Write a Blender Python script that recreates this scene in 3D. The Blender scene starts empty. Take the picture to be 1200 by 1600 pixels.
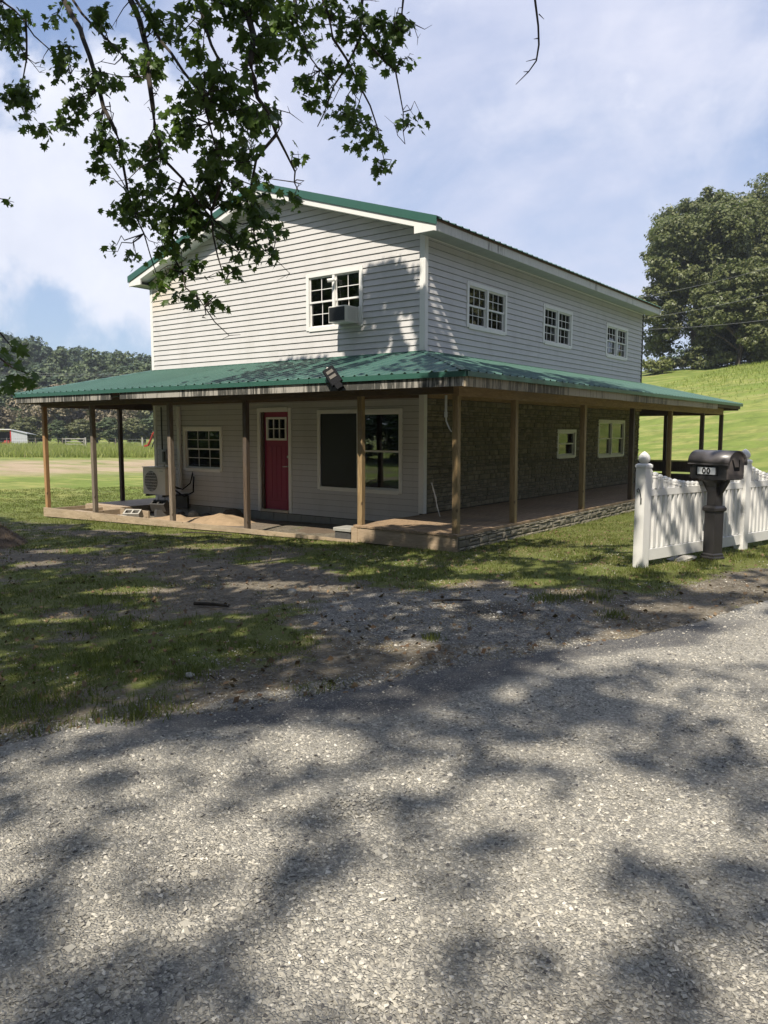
import bpy, math, random
import numpy as np
from mathutils import Vector, Matrix
random.seed(7); RS = np.random.RandomState(7)
R_ = math.radians
SC = bpy.context.scene; COL = SC.collection

# ------------------------------------------------------------------ camera
CAM = np.array([7.8437, -11.5521, 1.6]); YAW, PIT, ROLL, FPX = 37.073, 6.009, 0.109, 1203.54
_y, _t, _r = map(math.radians, (YAW, PIT, ROLL))
_f = np.array([-math.sin(_y), math.cos(_y), 0]); _rt = np.array([math.cos(_y), math.sin(_y), 0]); _up = np.array([0, 0, 1.])
CF = _f*math.cos(_t) - _up*math.sin(_t); _U = _f*math.sin(_t) + _up*math.cos(_t)
CR = _rt*math.cos(_r) + _U*math.sin(_r); CU = -_rt*math.sin(_r) + _U*math.cos(_r)
cd = bpy.data.cameras.new('camera'); cam = bpy.data.objects.new('camera', cd); COL.objects.link(cam)
cd.sensor_fit = 'VERTICAL'; cd.sensor_height = 24; cd.sensor_width = 18; cd.lens = 24*FPX/1600
cd.clip_start = .05; cd.clip_end = 3000
cam.matrix_world = Matrix(((CR[0], CU[0], -CF[0], CAM[0]), (CR[1], CU[1], -CF[1], CAM[1]), (CR[2], CU[2], -CF[2], CAM[2]), (0, 0, 0, 1)))
SC.camera = cam
def at(px, py, D):                       # a point D metres out along the sight line of a photograph pixel
    return CAM + (CF + CR*(px-600)/FPX - CU*(py-800)/FPX)*D
def pj(P):
    v = np.asarray(P, float) - CAM; w = v@CF
    return 600 + FPX*(v@CR)/w, 800 - FPX*(v@CU)/w, w

# ------------------------------------------------------------------ light
SUN = np.array([.21, -.77, 1.0]); SUN = SUN/np.linalg.norm(SUN)
EL = math.asin(SUN[2]); AZ = math.atan2(SUN[0], SUN[1])
SC.view_settings.view_transform = 'Standard'; SC.view_settings.look = 'None'
SC.view_settings.exposure = 0.44; SC.view_settings.gamma = 1.0; SC.view_settings.use_curve_mapping = False
sl = bpy.data.lights.new('sun', 'SUN'); sl.energy = 5.0; sl.angle = R_(.53); sl.color = (1, .925, .80)
so = bpy.data.objects.new('sun', sl); COL.objects.link(so)
so.rotation_euler = Vector(SUN.tolist()).to_track_quat('Z', 'Y').to_euler()

def world():
    w = bpy.data.worlds.new('World'); SC.world = w; w.use_nodes = True
    nt = w.node_tree; nt.nodes.clear(); N = nt.nodes.new; L = nt.links.new
    out = N('ShaderNodeOutputWorld'); bg = N('ShaderNodeBackground'); bg.inputs[1].default_value = .105
    sky = N('ShaderNodeTexSky'); sky.sky_type = 'NISHITA'; sky.sun_disc = False
    sky.sun_elevation = EL; sky.sun_rotation = AZ; sky.air_density = 1.0; sky.dust_density = .6; sky.ozone_density = 1.0
    tc = N('ShaderNodeTexCoord')
    def M(op, a, b=None, c=None):
        m = N('ShaderNodeMath'); m.operation = op
        for i, v in enumerate((a, b, c)):
            if v is None: continue
            if isinstance(v, (int, float)): m.inputs[i].default_value = v
            else: L(v, m.inputs[i])
        return m.outputs[0]
    def VM(op, a, b):
        m = N('ShaderNodeVectorMath'); m.operation = op; L(a, m.inputs[0])
        if isinstance(b, tuple): m.inputs[1].default_value = b
        else: L(b, m.inputs[1])
        return m
    g = tc.outputs['Generated']
    sep = N('ShaderNodeSeparateXYZ'); L(g, sep.inputs[0])
    zz = M('ADD', M('MAXIMUM', sep.outputs[2], 0), .22)
    cv = N('ShaderNodeCombineXYZ'); L(M('DIVIDE', sep.outputs[0], zz), cv.inputs[0]); L(M('DIVIDE', sep.outputs[1], zz), cv.inputs[1])
    def noise(vec, scale, det, rough, dist=0.0, off=(0, 0, 0)):
        mp = VM('ADD', vec, off)
        n = N('ShaderNodeTexNoise'); n.inputs['Scale'].default_value = scale; n.inputs['Detail'].default_value = det
        n.inputs['Roughness'].default_value = rough; n.inputs['Distortion'].default_value = dist; L(mp.outputs[0], n.inputs['Vector'])
        return n.outputs[0]
    def spot(px, py, rad):               # cloud bank around a fixed compass direction
        d = at(px, py, 1.0) - CAM; d = d/np.linalg.norm(d)
        dp = VM('DOT_PRODUCT', g, tuple(float(q) for q in d)).outputs['Value']
        c = math.cos(rad)
        mr = N('ShaderNodeMapRange'); mr.interpolation_type = 'SMOOTHSTEP'; L(dp, mr.inputs[0]); mr.inputs[1].default_value = c; mr.inputs[2].default_value = 1
        return mr.outputs[0]
    def ramp(v, a, b):
        mr = N('ShaderNodeMapRange'); mr.interpolation_type = 'SMOOTHSTEP'; L(v, mr.inputs[0]); mr.inputs[1].default_value = a; mr.inputs[2].default_value = b
        return mr.outputs[0]
    def mix(f, a, b):
        m = N('ShaderNodeMix'); m.data_type = 'RGBA'
        if isinstance(f, float): m.inputs[0].default_value = f
        else: L(f, m.inputs[0])
        for s, v in ((m.inputs[6], a), (m.inputs[7], b)):
            if isinstance(v, tuple): s.default_value = v+(1,)
            else: L(v, s)
        return m.outputs[2]
    veil = ramp(M('SUBTRACT', M('SUBTRACT', M('ADD', noise(cv.outputs[0], 1.1, 7, .6, .3, (3.1, 1.7, 0)), M('MULTIPLY', spot(560, 40, .55), .20)),
                M('MULTIPLY', spot(10, 110, .25), .45)), M('MULTIPLY', spot(60, 560, .30), .22)), .30, .72)
    cum = ramp(M('ADD', M('ADD', noise(g, 5.5, 9, .56, .35, (.4, .2, .9)), M('MULTIPLY', spot(30, 330, .26), .30)), M('MULTIPLY', spot(330, 330, .22), .18)), .61, .74)
    cum2 = ramp(M('ADD', noise(g, 3.2, 8, .6, .5, (5.4, 2.2, .9)), M('MULTIPLY', spot(1020, 150, .25), .10)), .53, .80)
    tone = mix(noise(g, 7.0, 5, .6, 0, (2, 1, 4)), (5.0, 5.3, 6.4), (8.6, 8.6, 9.0))
    base = mix(ramp(sep.outputs[2], 0.0, .75), (3.2, 4.2, 6.1), (1.9, 2.75, 5.3))
    base = mix(.62, sky.outputs[0], base)
    c = mix(M('MULTIPLY', veil, .85), base, (5.4, 5.65, 6.9))
    c = mix(M('MULTIPLY', cum2, .62), c, (6.9, 6.95, 7.7))
    c = mix(M('MULTIPLY', cum, .85), c, tone)
    L(c, bg.inputs[0]); L(bg.outputs[0], out.inputs[0])
world()

# ------------------------------------------------------------------ helpers
def tag(o, label=None, cat=None, group=None, kind=None):
    if label: o['label'] = label
    if cat: o['category'] = cat
    if group: o['group'] = group
    if kind: o['kind'] = kind
    return o
def thing(name, label, cat, loc=(0, 0, 0), rz=0, group=None):
    o = bpy.data.objects.new(name, None); COL.objects.link(o); o.location = loc; o.rotation_euler = (0, 0, rz); o.empty_display_size = .1
    return tag(o, label, cat, group)
def link(name, me, mat, parent=None):
    if mat is not None and not me.materials: me.materials.append(mat)
    o = bpy.data.objects.new(name, me); COL.objects.link(o)
    if parent is not None: o.parent = parent
    return o
def npmesh(name, V, F, smooth=False):
    """V (n,3), F (m,k) arrays, all faces k-sided"""
    V = np.asarray(V, np.float32); F = np.asarray(F, np.int32); k = F.shape[1]
    me = bpy.data.meshes.new(name); me.vertices.add(len(V)); me.vertices.foreach_set('co', V.ravel())
    me.loops.add(F.size); me.loops.foreach_set('vertex_index', F.ravel())
    me.polygons.add(len(F)); me.polygons.foreach_set('loop_start', np.arange(0, F.size, k, dtype=np.int32))
    me.polygons.foreach_set('loop_total', np.full(len(F), k, np.int32))
    me.polygons.foreach_set('use_smooth', np.full(len(F), bool(smooth)))
    me.update(); return me
class MB:
    def __init__(s): s.v = []; s.f = []
    def add(s, vs, fs):
        b = len(s.v); s.v += [tuple(map(float, p)) for p in vs]; s.f += [tuple(b+i for i in f) for f in fs]; return s
    def box(s, x0, x1, y0, y1, z0, z1):
        return s.add([(x0, y0, z0), (x1, y0, z0), (x1, y1, z0), (x0, y1, z0), (x0, y0, z1), (x1, y0, z1), (x1, y1, z1), (x0, y1, z1)],
                     [(0, 3, 2, 1), (4, 5, 6, 7), (0, 1, 5, 4), (1, 2, 6, 5), (2, 3, 7, 6), (3, 0, 4, 7)])
    def bbox(s, x0, x1, y0, y1, z0, z1, c=.006):       # box whose long vertical/horizontal edges are chamfered (octagonal section on top)
        s.add([(x0+c, y0, z0), (x1-c, y0, z0), (x1, y0+c, z0), (x1, y1-c, z0), (x1-c, y1, z0), (x0+c, y1, z0), (x0, y1-c, z0), (x0, y0+c, z0),
               (x0+c, y0, z1-c), (x1-c, y0, z1-c), (x1, y0+c, z1-c), (x1, y1-c, z1-c), (x1-c, y1, z1-c), (x0+c, y1, z1-c), (x0, y1-c, z1-c), (x0, y0+c, z1-c),
               (x0+c, y0+c, z1), (x1-c, y0+c, z1), (x1-c, y1-c, z1), (x0+c, y1-c, z1)],
              [tuple(range(7, -1, -1)), (16, 17, 18, 19), (8, 9, 17, 16), (9, 10, 17), (10, 11, 18, 17), (11, 12, 18), (12, 13, 19, 18), (13, 14, 19), (14, 15, 16, 19), (15, 8, 16)]
              + [(i, (i+1) % 8, 8+(i+1) % 8, 8+i) for i in range(8)])
        return s
    def hexa(s, P):                                   # 8 points: bottom ring then top ring
        return s.add(P, [(0, 3, 2, 1), (4, 5, 6, 7), (0, 1, 5, 4), (1, 2, 6, 5), (2, 3, 7, 6), (3, 0, 4, 7)])
    def tube(s, pts, rad, n=7, cap=True):
        pts = [np.array(p, float) for p in pts]
        if isinstance(rad, (int, float)): rad = [rad]*len(pts)
        rings = []; ref = None
        for i, p in enumerate(pts):
            d = pts[min(i+1, len(pts)-1)] - pts[max(i-1, 0)]; d = d/(np.linalg.norm(d)+1e-9)
            if ref is None: ref = np.array([0, 0, 1.]) if abs(d[2]) < .9 else np.array([1., 0, 0])
            a = np.cross(d, ref); a /= np.linalg.norm(a)+1e-9; b = np.cross(d, a); ref = b*-1 if False else ref
            rings.append([p + rad[i]*(a*math.cos(2*math.pi*k/n) + b*math.sin(2*math.pi*k/n)) for k in range(n)])
        b0 = len(s.v)
        for r in rings: s.v += [tuple(map(float, q)) for q in r]
        for i in range(len(rings)-1):
            for k in range(n):
                s.f.append((b0+i*n+k, b0+i*n+(k+1) % n, b0+(i+1)*n+(k+1) % n, b0+(i+1)*n+k))
        if cap: s.f.append(tuple(b0+k for k in range(n))[::-1]); s.f.append(tuple(b0+(len(rings)-1)*n+k for k in range(n)))
        return s
    def lathe(s, prof, c=(0, 0, 0), n=14):
        b0 = len(s.v)
        for r, z in prof:
            for k in range(n): s.v.append((c[0]+r*math.cos(2*math.pi*k/n), c[1]+r*math.sin(2*math.pi*k/n), c[2]+z))
        for i in range(len(prof)-1):
            for k in range(n): s.f.append((b0+i*n+k, b0+i*n+(k+1) % n, b0+(i+1)*n+(k+1) % n, b0+(i+1)*n+k))
        s.f.append(tuple(b0+k for k in range(n))[::-1]); s.f.append(tuple(b0+(len(prof)-1)*n+k for k in range(n)))
        return s
    def square_stack(s, prof, c=(0, 0)):               # prof: (half width, z)
        b0 = len(s.v)
        for h, z in prof:
            for sx, sy in ((-1, -1), (1, -1), (1, 1), (-1, 1)): s.v.append((c[0]+sx*h, c[1]+sy*h, z))
        for i in range(len(prof)-1):
            for k in range(4): s.f.append((b0+i*4+k, b0+i*4+(k+1) % 4, b0+(i+1)*4+(k+1) % 4, b0+(i+1)*4+k))
        s.f.append((b0+3, b0+2, b0+1, b0)); t = b0+(len(prof)-1)*4; s.f.append((t, t+1, t+2, t+3)); return s
    def build(s, name, mat, parent=None, smooth=False):
        me = bpy.data.meshes.new(name); me.from_pydata(s.v, [], s.f)
        if smooth: me.polygons.foreach_set('use_smooth', np.ones(len(me.polygons), bool))
        me.update(); return link(name, me, mat, parent)
def rects_minus(x0, x1, z0, z1, holes):
    zs = sorted({z0, z1} | {h for H in holes for h in H[2:4] if z0 < h < z1}); out = []
    for a, b in zip(zs[:-1], zs[1:]):
        m = (a+b)/2; xs = [(x0, x1)]
        for h in holes:
            if h[2] < m < h[3]:
                nx = []
                for p, q in xs:
                    if h[1] <= p or h[0] >= q: nx.append((p, q)); continue
                    if h[0] > p: nx.append((p, h[0]))
                    if h[1] < q: nx.append((h[1], q))
                xs = nx
        out += [(p, q, a, b) for p, q in xs if q-p > .003]
    return out
def vnoise(x, y, sc, seed=0):
    x = np.asarray(x, float)/sc + seed*17.3; y = np.asarray(y, float)/sc + seed*7.9
    xi = np.floor(x); yi = np.floor(y); fx = x-xi; fy = y-yi; fx = fx*fx*(3-2*fx); fy = fy*fy*(3-2*fy)
    def h(a, b): v = np.sin(a*127.1+b*311.7+seed*74.7)*43758.5453; return v-np.floor(v)
    return (h(xi, yi)*(1-fx)+h(xi+1, yi)*fx)*(1-fy) + (h(xi, yi+1)*(1-fx)+h(xi+1, yi+1)*fx)*fy
def fbm(x, y, sc, seed=0, o=4):
    s = 0; a = .5; t = 0
    for i in range(o): s = s+a*vnoise(x, y, sc/2**i, seed+i); t += a; a *= .55
    return s/t
def sstep(a, b, v): t = np.clip((np.asarray(v, float)-a)/(b-a), 0, 1); return t*t*(3-2*t)

# ------------------------------------------------------------------ materials
class NT:
    def __init__(s, name):
        s.m = bpy.data.materials.new(name); s.m.use_nodes = True; s.t = s.m.node_tree; s.t.nodes.clear()
        s.out = s.N('ShaderNodeOutputMaterial'); s.b = s.N('ShaderNodeBsdfPrincipled'); s.L(s.b.outputs[0], s.out.inputs[0])
        s.tc = s.N('ShaderNodeTexCoord')
    def N(s, k): return s.t.nodes.new(k)
    def L(s, a, b): s.t.links.new(a, b)
    def val(s, sock, v):
        if isinstance(v, (int, float)): sock.default_value = v
        elif isinstance(v, tuple): sock.default_value = v+(1,) if len(v) == 3 and len(sock.default_value) == 4 else v
        else: s.L(v, sock)
    def vec(s, scale=(1, 1, 1), co='Object', rot=(0, 0, 0)):
        mp = s.N('ShaderNodeMapping'); mp.inputs['Scale'].default_value = scale; mp.inputs['Rotation'].default_value = rot; s.L(s.tc.outputs[co], mp.inputs[0]); return mp.outputs[0]
    def geo(s, scale=(1, 1, 1)):
        g = s.N('ShaderNodeNewGeometry'); mp = s.N('ShaderNodeMapping'); mp.inputs['Scale'].default_value = scale; s.L(g.outputs['Position'], mp.inputs[0]); return mp.outputs[0]
    def noise(s, v, scale, det=4, rough=.55, dist=0):
        n = s.N('ShaderNodeTexNoise'); s.L(v, n.inputs['Vector']); n.inputs['Scale'].default_value = scale; n.inputs['Detail'].default_value = det
        n.inputs['Roughness'].default_value = rough; n.inputs['Distortion'].default_value = dist; return n.outputs[0]
    def vor(s, v, scale, feat='F1', out='Distance', rand=1):
        n = s.N('ShaderNodeTexVoronoi'); n.feature = feat; s.L(v, n.inputs['Vector']); n.inputs['Scale'].default_value = scale; n.inputs['Randomness'].default_value = rand; return n.outputs[out]
    def rng(s, v, a, b, c=0., d=1.):
        n = s.N('ShaderNodeMapRange'); n.interpolation_type = 'SMOOTHSTEP'; s.val(n.inputs[0], v)
        for i, q in enumerate((a, b, c, d)): n.inputs[i+1].default_value = q
        return n.outputs[0]
    def math(s, op, a, b=0.):
        n = s.N('ShaderNodeMath'); n.operation = op; s.val(n.inputs[0], a); s.val(n.inputs[1], b); return n.outputs[0]
    def mix(s, f, a, b, mode='MIX'):
        n = s.N('ShaderNodeMix'); n.data_type = 'RGBA'; n.blend_type = mode; s.val(n.inputs[0], f); s.val(n.inputs[6], a); s.val(n.inputs[7], b); return n.outputs[2]
    def attr(s, name, out='Color'):
        n = s.N('ShaderNodeAttribute'); n.attribute_name = name; return n.outputs[out]
    def island(s): return s.N('ShaderNodeNewGeometry').outputs['Random Per Island']
    def objrand(s): return s.N('ShaderNodeObjectInfo').outputs['Random']
    def sep(s, v): n = s.N('ShaderNodeSeparateXYZ'); s.L(v, n.inputs[0]); return n.outputs
    def bump(s, h, dist=.01, st=1.): n = s.N('ShaderNodeBump'); n.inputs['Distance'].default_value = dist; n.inputs['Strength'].default_value = st; s.L(h, n.inputs['Height']); s.L(n.outputs[0], s.b.inputs['Normal']); return n
    def fin(s, col, rough=.6, spec=None, metal=0):
        s.val(s.b.inputs['Base Color'], col); s.val(s.b.inputs['Roughness'], rough); s.b.inputs['Metallic'].default_value = metal
        if spec is not None: s.b.inputs['Specular IOR Level'].default_value = spec
        return s.m
M = {}
def simple(name, col, rough=.6, var=.15, sc=6, metal=0, bump=0, stretch=(1, 1, 1), spec=None):
    n = NT(name); nz = n.noise(n.geo(stretch), sc, 6, .6)
    c = n.mix(nz, tuple(q*(1-var) for q in col), tuple(min(1, q*(1+var)) for q in col))
    if bump: n.bump(n.noise(n.geo(stretch), sc*6, 5, .6), bump)
    M[name] = n.fin(c, rough, spec, metal)
def mats():
    # vinyl siding
    n = NT('vinyl_siding'); g = n.geo()
    z = n.sep(g)
    d1 = n.rng(n.noise(n.geo((1.2, 1.2, .5)), 1.6, 6, .65), .42, .78)
    streak = n.rng(n.noise(n.geo((9, 9, .6)), 1.4, 5, .6), .52, .82)
    c = n.mix(n.math('MULTIPLY', d1, .45), (.555, .54, .53), (.40, .385, .36))
    c = n.mix(n.math('MULTIPLY', streak, .22), c, (.40, .37, .32))
    yl = n.math('MULTIPLY', n.rng(n.sep(g)[0], -6.2, -7.6), n.rng(n.sep(g)[2], 4.1, 4.7))
    c = n.mix(n.math('MULTIPLY', yl, .45), c, (.62, .50, .30))
    c = n.mix(n.rng(n.objrand(), 0, 1, 0, .10), c, (.50, .48, .46))
    n.bump(n.noise(n.geo((1, 1, 8)), 5, 4, .5), .0015)
    M['siding'] = n.fin(c, .55)
    n = NT('white_trim'); d = n.rng(n.noise(n.geo((1, 1, 1)), 4, 7, .7), .5, .85)
    M['trim'] = n.fin(n.mix(n.math('MULTIPLY', d, .4), (.74, .73, .70), (.46, .43, .36)), .45)
    # fascia with algae streaks that run down from the roof edge
    def fascia(name, base, dark, amt):
        n = NT(name); st = n.noise(n.geo((16, 16, 1.1)), 1.5, 6, .7, .2); big = n.noise(n.geo((1, 1, .2)), .7, 4, .6)
        m = n.rng(n.math('ADD', st, n.math('MULTIPLY', n.math('SUBTRACT', big, .5), .9)), .5-amt, .66-amt)
        fine = n.rng(n.noise(n.geo((60, 60, 3)), 1.5, 4, .6), .4, .75)
        c = n.mix(m, base, dark); c = n.mix(n.math('MULTIPLY', fine, .45), c, tuple(q*.45 for q in base))
        n.bump(fine, .003); M[name] = n.fin(c, .75)
    fascia('fascia_dirty', (.40, .375, .33), (.040, .040, .034), .13)
    fascia('fascia_wood', (.36, .30, .21), (.07, .055, .035), .0)
    fascia('fascia_white', (.66, .65, .62), (.12, .11, .09), -.13)
    # green painted metal
    n = NT('green_metal'); nz = n.noise(n.geo((1, 1, 1)), 1.3, 6, .6); f2 = n.noise(n.geo((3, 3, 3)), 9, 4, .6)
    c = n.mix(nz, (.040, .092, .074), (.062, .135, .108)); c = n.mix(n.rng(f2, .55, .8, 0, .35), c, (.12, .18, .15))
    c = n.mix(n.rng(n.objrand(), 0, 1, 0, .22), c, (.09, .19, .155))
    M['green'] = n.fin(c, n.rng(f2, .2, .8, .32, .5), .45)
    simple('green_trim', (.035, .105, .080), .4, .15, 5); simple('dark_metal', (.03, .032, .03), .5, .3, 5)
    # woods
    def wood(name, a, b, sc=(9, 9, .9), knots=True, rough=.7):
        n = NT(name); g = n.vec(sc, 'Object'); gr = n.noise(g, 3, 8, .65, 1.2); f = n.noise(n.vec(tuple(q*5 for q in sc)), 3, 4, .6)
        c = n.mix(n.rng(gr, .3, .7), a, b); c = n.mix(n.rng(f, .45, .8, 0, .45), c, tuple(q*.35 for q in a))
        w = n.rng(n.noise(n.geo((1, 1, 1)), 1.1, 4, .6), .45, .75, 0, .5); c = n.mix(w, c, tuple((p+q)/2*.75 for p, q in zip(a, (.2, .19, .17))))
        if knots:
            k = n.rng(n.vor(n.vec((6, 6, 3.2)), 1.0), .05, .14, .8, 0); c = n.mix(k, c, (.05, .025, .012))
        n.bump(f, .003); M[name] = n.fin(c, rough)
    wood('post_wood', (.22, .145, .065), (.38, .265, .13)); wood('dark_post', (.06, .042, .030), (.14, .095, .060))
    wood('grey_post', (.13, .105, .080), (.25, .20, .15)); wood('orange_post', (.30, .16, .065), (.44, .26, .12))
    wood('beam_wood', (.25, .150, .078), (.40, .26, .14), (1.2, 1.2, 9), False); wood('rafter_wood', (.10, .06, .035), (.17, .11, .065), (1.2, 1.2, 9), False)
    wood('deck_wood', (.25, .170, .10), (.44, .31, .195), (9, .7, 9), True); wood('skirt_wood', (.32, .24, .155), (.46, .36, .25), (.9, 9, 6), True)
    wood('ply', (.34, .25, .16), (.46, .35, .235), (.8, 3, 7), False)
    # stone veneer
    n = NT('stone'); r = n.objrand(); r2 = n.island(); rr = n.math('FRACT', n.math('ADD', r, r2))
    nz = n.noise(n.geo(), 14, 7, .65); c = n.mix(rr, (.205, .180, .120), (.33, .29, .20)); c = n.mix(n.rng(nz, .3, .75, 0, .6), c, (.13, .115, .08))
    n.bump(nz, .012); M['stone'] = n.fin(c, .9)
    n = NT('skirt_stone'); rr = n.math('FRACT', n.math('ADD', n.objrand(), n.island()))
    nz = n.noise(n.geo(), 18, 7, .65); c = n.mix(rr, (.20, .175, .125), (.36, .32, .24)); c = n.mix(n.rng(nz, .35, .75, 0, .7), c, (.11, .10, .075))
    n.bump(nz, .015); M['skirt_stone'] = n.fin(c, .9)
    simple('soffit', (.40, .40, .375), .6, .15, 4)  # deep shade under the eaves is put into this grey of white vinyl
    simple('mortar', (.10, .095, .075), .95, .3, 10); simple('concrete', (.30, .29, .26), .9, .3, 8, bump=.005)
    simple('dark_interior', (.05, .047, .043), .9, .2, 2); simple('dark_screen', (.012, .013, .016), .35, .2, 5)
    simple('white_plastic', (.70, .69, .66), .4, .08, 3); simple('vinyl_white', (.74, .725, .69), .42, .14, 3.5)
    simple('ac_cream', (.60, .58, .53), .45, .12, 5); simple('ac_dark', (.035, .04, .05), .5, .3, 30); simple('black_plastic', (.009, .009, .010), .6, .2, 8, spec=.08)
    simple('lamp_lens', (.13, .12, .105), .5, .1, 8, spec=.1); simple('steel', (.45, .45, .44), .35, .2, 8, metal=.8)
    simple('mail_dark', (.030, .028, .028), .42, .15, 6); simple('mail_roof', (.085, .078, .080), .33, .15, 6); simple('mail_door', (.13, .11, .10), .45, .15, 6)
    simple('plate', (.62, .64, .66), .35, .05, 5); simple('ink', (.015, .015, .015), .5, 0, 5)
    simple('sand', (.40, .285, .175), .95, .4, 9, bump=.03); simple('soil', (.13, .095, .065), .95, .4, 7, bump=.02)
    simple('brick_dark', (.07, .068, .065), .9, .3, 12, bump=.01); simple('pale_stone', (.40, .38, .34), .9, .3, 9, bump=.01)
    simple('red_paint', (.42, .035, .030), .5, .2, 5); simple('shed_metal', (.40, .41, .43), .5, .15, 3, stretch=(6, 6, .3)); simple('shed_dark', (.03, .028, .028), .9, .2, 3)
    simple('bark', (.085, .068, .052), .95, .4, 5, bump=.03, stretch=(1, 1, .25)); simple('twig_bark', (.035, .027, .020), .9, .3, 9)
    simple('pale_post', (.35, .33, .29), .9, .2, 5); simple('wire', (.16, .16, .16), .6, .1, 5); simple('reflection_pale', (.80, .74, .76), .8, .05, 5); simple('reflection_mauve', (.26, .19, .24), .8, .25, 8)
    # red door
    n = NT('door_red'); M['door'] = n.fin(n.mix(n.noise(n.geo((3, 3, .5)), 3, 5, .6), (.20, .007, .042), (.29, .016, .070)), .38)
    # glass: clear pane with strong surface reflection
    n = NT('window_glass'); n.t.nodes.remove(n.b)
    tr = n.N('ShaderNodeBsdfTransparent'); tr.inputs[0].default_value = (.62, .68, .66, 1); gl = n.N('ShaderNodeBsdfGlossy'); gl.inputs['Roughness'].default_value = .015
    nb = n.N('ShaderNodeBump'); nb.inputs['Distance'].default_value = .0006; n.L(n.noise(n.geo(), 2.2, 2, .5), nb.inputs['Height']); n.L(nb.outputs[0], gl.inputs['Normal'])
    fr = n.N('ShaderNodeFresnel'); fr.inputs[0].default_value = 1.55; mx = n.N('ShaderNodeMixShader')
    n.L(n.math('MINIMUM', n.math('ADD', n.math('MULTIPLY', fr.outputs[0], 1.25), .04), 1.), mx.inputs[0]); n.L(tr.outputs[0], mx.inputs[1]); n.L(gl.outputs[0], mx.inputs[2]); n.L(mx.outputs[0], n.out.inputs[0])
    M['glass'] = n.m
    # foliage
    def leafmat(name, a, b, tr=.35, rough=.45, c3=None):
        n = NT(name); r = n.island(); c = n.mix(r, a, b)
        if c3: c = n.mix(n.rng(r, .90, .97), c, c3)
        big = n.noise(n.vec((1, 1, 1)), .35, 3, .6); c = n.mix(n.rng(big, .35, .7, 0, .4), c, tuple(q*.72 for q in a))
        n.fin(c, rough, .4); t = n.N('ShaderNodeBsdfTranslucent'); n.val(t.inputs[0], n.mix(.5, c, (.16, .26, .03)))
        mx = n.N('ShaderNodeMixShader'); mx.inputs[0].default_value = tr; n.L(n.b.outputs[0], mx.inputs[1]); n.L(t.outputs[0], mx.inputs[2]); n.L(mx.outputs[0], n.out.inputs[0]); M[name] = n.m
    leafmat('maple_leaf', (.048, .095, .022), (.098, .155, .038), .42); leafmat('maple_leaf_bright', (.14, .24, .04), (.22, .32, .06), .50)
    leafmat('oak_leaf', (.100, .120, .042), (.185, .195, .078), .30, .45, (.15, .145, .06))
    leafmat('far_green', (.075, .105, .050), (.125, .155, .070), .2, .6); leafmat('far_dark', (.050, .080, .048), (.085, .118, .062), .15, .6)
    leafmat('far_olive', (.125, .140, .060), (.200, .195, .095), .2, .6); leafmat('far_tan', (.20, .165, .110), (.30, .25, .165), .15, .7)
    leafmat('bush_yellow', (.14, .17, .045), (.22, .22, .08), .3, .6)
    leafmat('grass_blade', (.095, .118, .024), (.190, .205, .052), .30, .5, (.24, .20, .10)); leafmat('dry_blade', (.26, .20, .10), (.42, .34, .19), .2, .7)
    leafmat('tall_grass', (.22, .27, .055), (.36, .38, .11), .35, .6, (.40, .36, .18))
    leafmat('hill_blade', (.19, .25, .040), (.30, .34, .075), .35, .6)
    leafmat('litter', (.11, .065, .035), (.22, .15, .085), .05, .8)
    # gravel stones
    n = NT('gravel_stone'); r = n.island(); c = n.mix(r, (.20, .19, .17), (.53, .495, .42)); c = n.mix(n.rng(r, .90, .96), c, (.66, .62, .54)); c = n.mix(n.rng(r, .0, .10, 1, 0), c, (.09, .085, .085))
    n.bump(n.noise(n.geo(), 260, 3, .6), .001); M['gravel'] = n.fin(c, .85)
    # road
    n = NT('road_chipseal'); g = n.geo(); a = n.attr('mask'); sp = n.sep(a)
    v1 = n.vor(g, 75, out='Color'); vc = n.sep(v1)[0]; vd = n.vor(g, 75); e = n.vor(g, 75, 'DISTANCE_TO_EDGE')
    c = n.mix(vc, (.21, .20, .175), (.53, .495, .42)); c = n.mix(n.rng(vc, .86, .95), c, (.64, .60, .52)); c = n.mix(n.rng(e, .0, .08, .55, 0), c, (.10, .095, .09)); dust = n.rng(n.noise(g, 2.2, 8, .7), .38, .68, 0, .42); c = n.mix(dust, c, (.42, .39, .33))
    lg = n.noise(g, .9, 5, .6); c = n.mix(n.rng(lg, .42, .7, 0, .30), c, (.16, .155, .145)); c = n.mix(n.math('MULTIPLY', sp[1], n.rng(n.noise(g, 5, 7, .7), .40, .62)), c, (.085, .068, .05)); c = n.mix(n.rng(n.noise(g, 1.7, 6, .65), .58, .78, 0, .5), c, (.34, .30, .24))
    asp = n.mix(n.rng(n.noise(g, 90, 6, .8), .35, .65), (.050, .050, .052), (.155, .15, .145)); asp = n.mix(n.rng(n.noise(g, 7, 7, .7), .45, .7, 0, .6), asp, (.19, .175, .15)); asp = n.mix(n.rng(n.sep(n.vor(g, 130, out='Color'))[0], .80, .95, 0, .6), asp, (.38, .36, .32))
    c = n.mix(sp[0], c, asp)
    n.bump(n.math('SUBTRACT', n.math('MULTIPLY', n.rng(e, 0, .3), 1.), n.math('MULTIPLY', n.noise(g, 40, 4, .6), .5)), .006, .9); M['road'] = n.fin(c, .88)
    # ground: r grass, g bare soil, b pale gravel
    n = NT('ground_cover'); g = n.geo(); m = n.sep(n.attr('mask')); hz = n.attr('field')
    n1 = n.noise(g, 3.5, 8, .65); n2 = n.noise(g, .45, 5, .6); fine = n.noise(g, 55, 5, .7); mow = n.noise(n.geo((.35, 1.0, 1)), .9, 4, .6)
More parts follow.
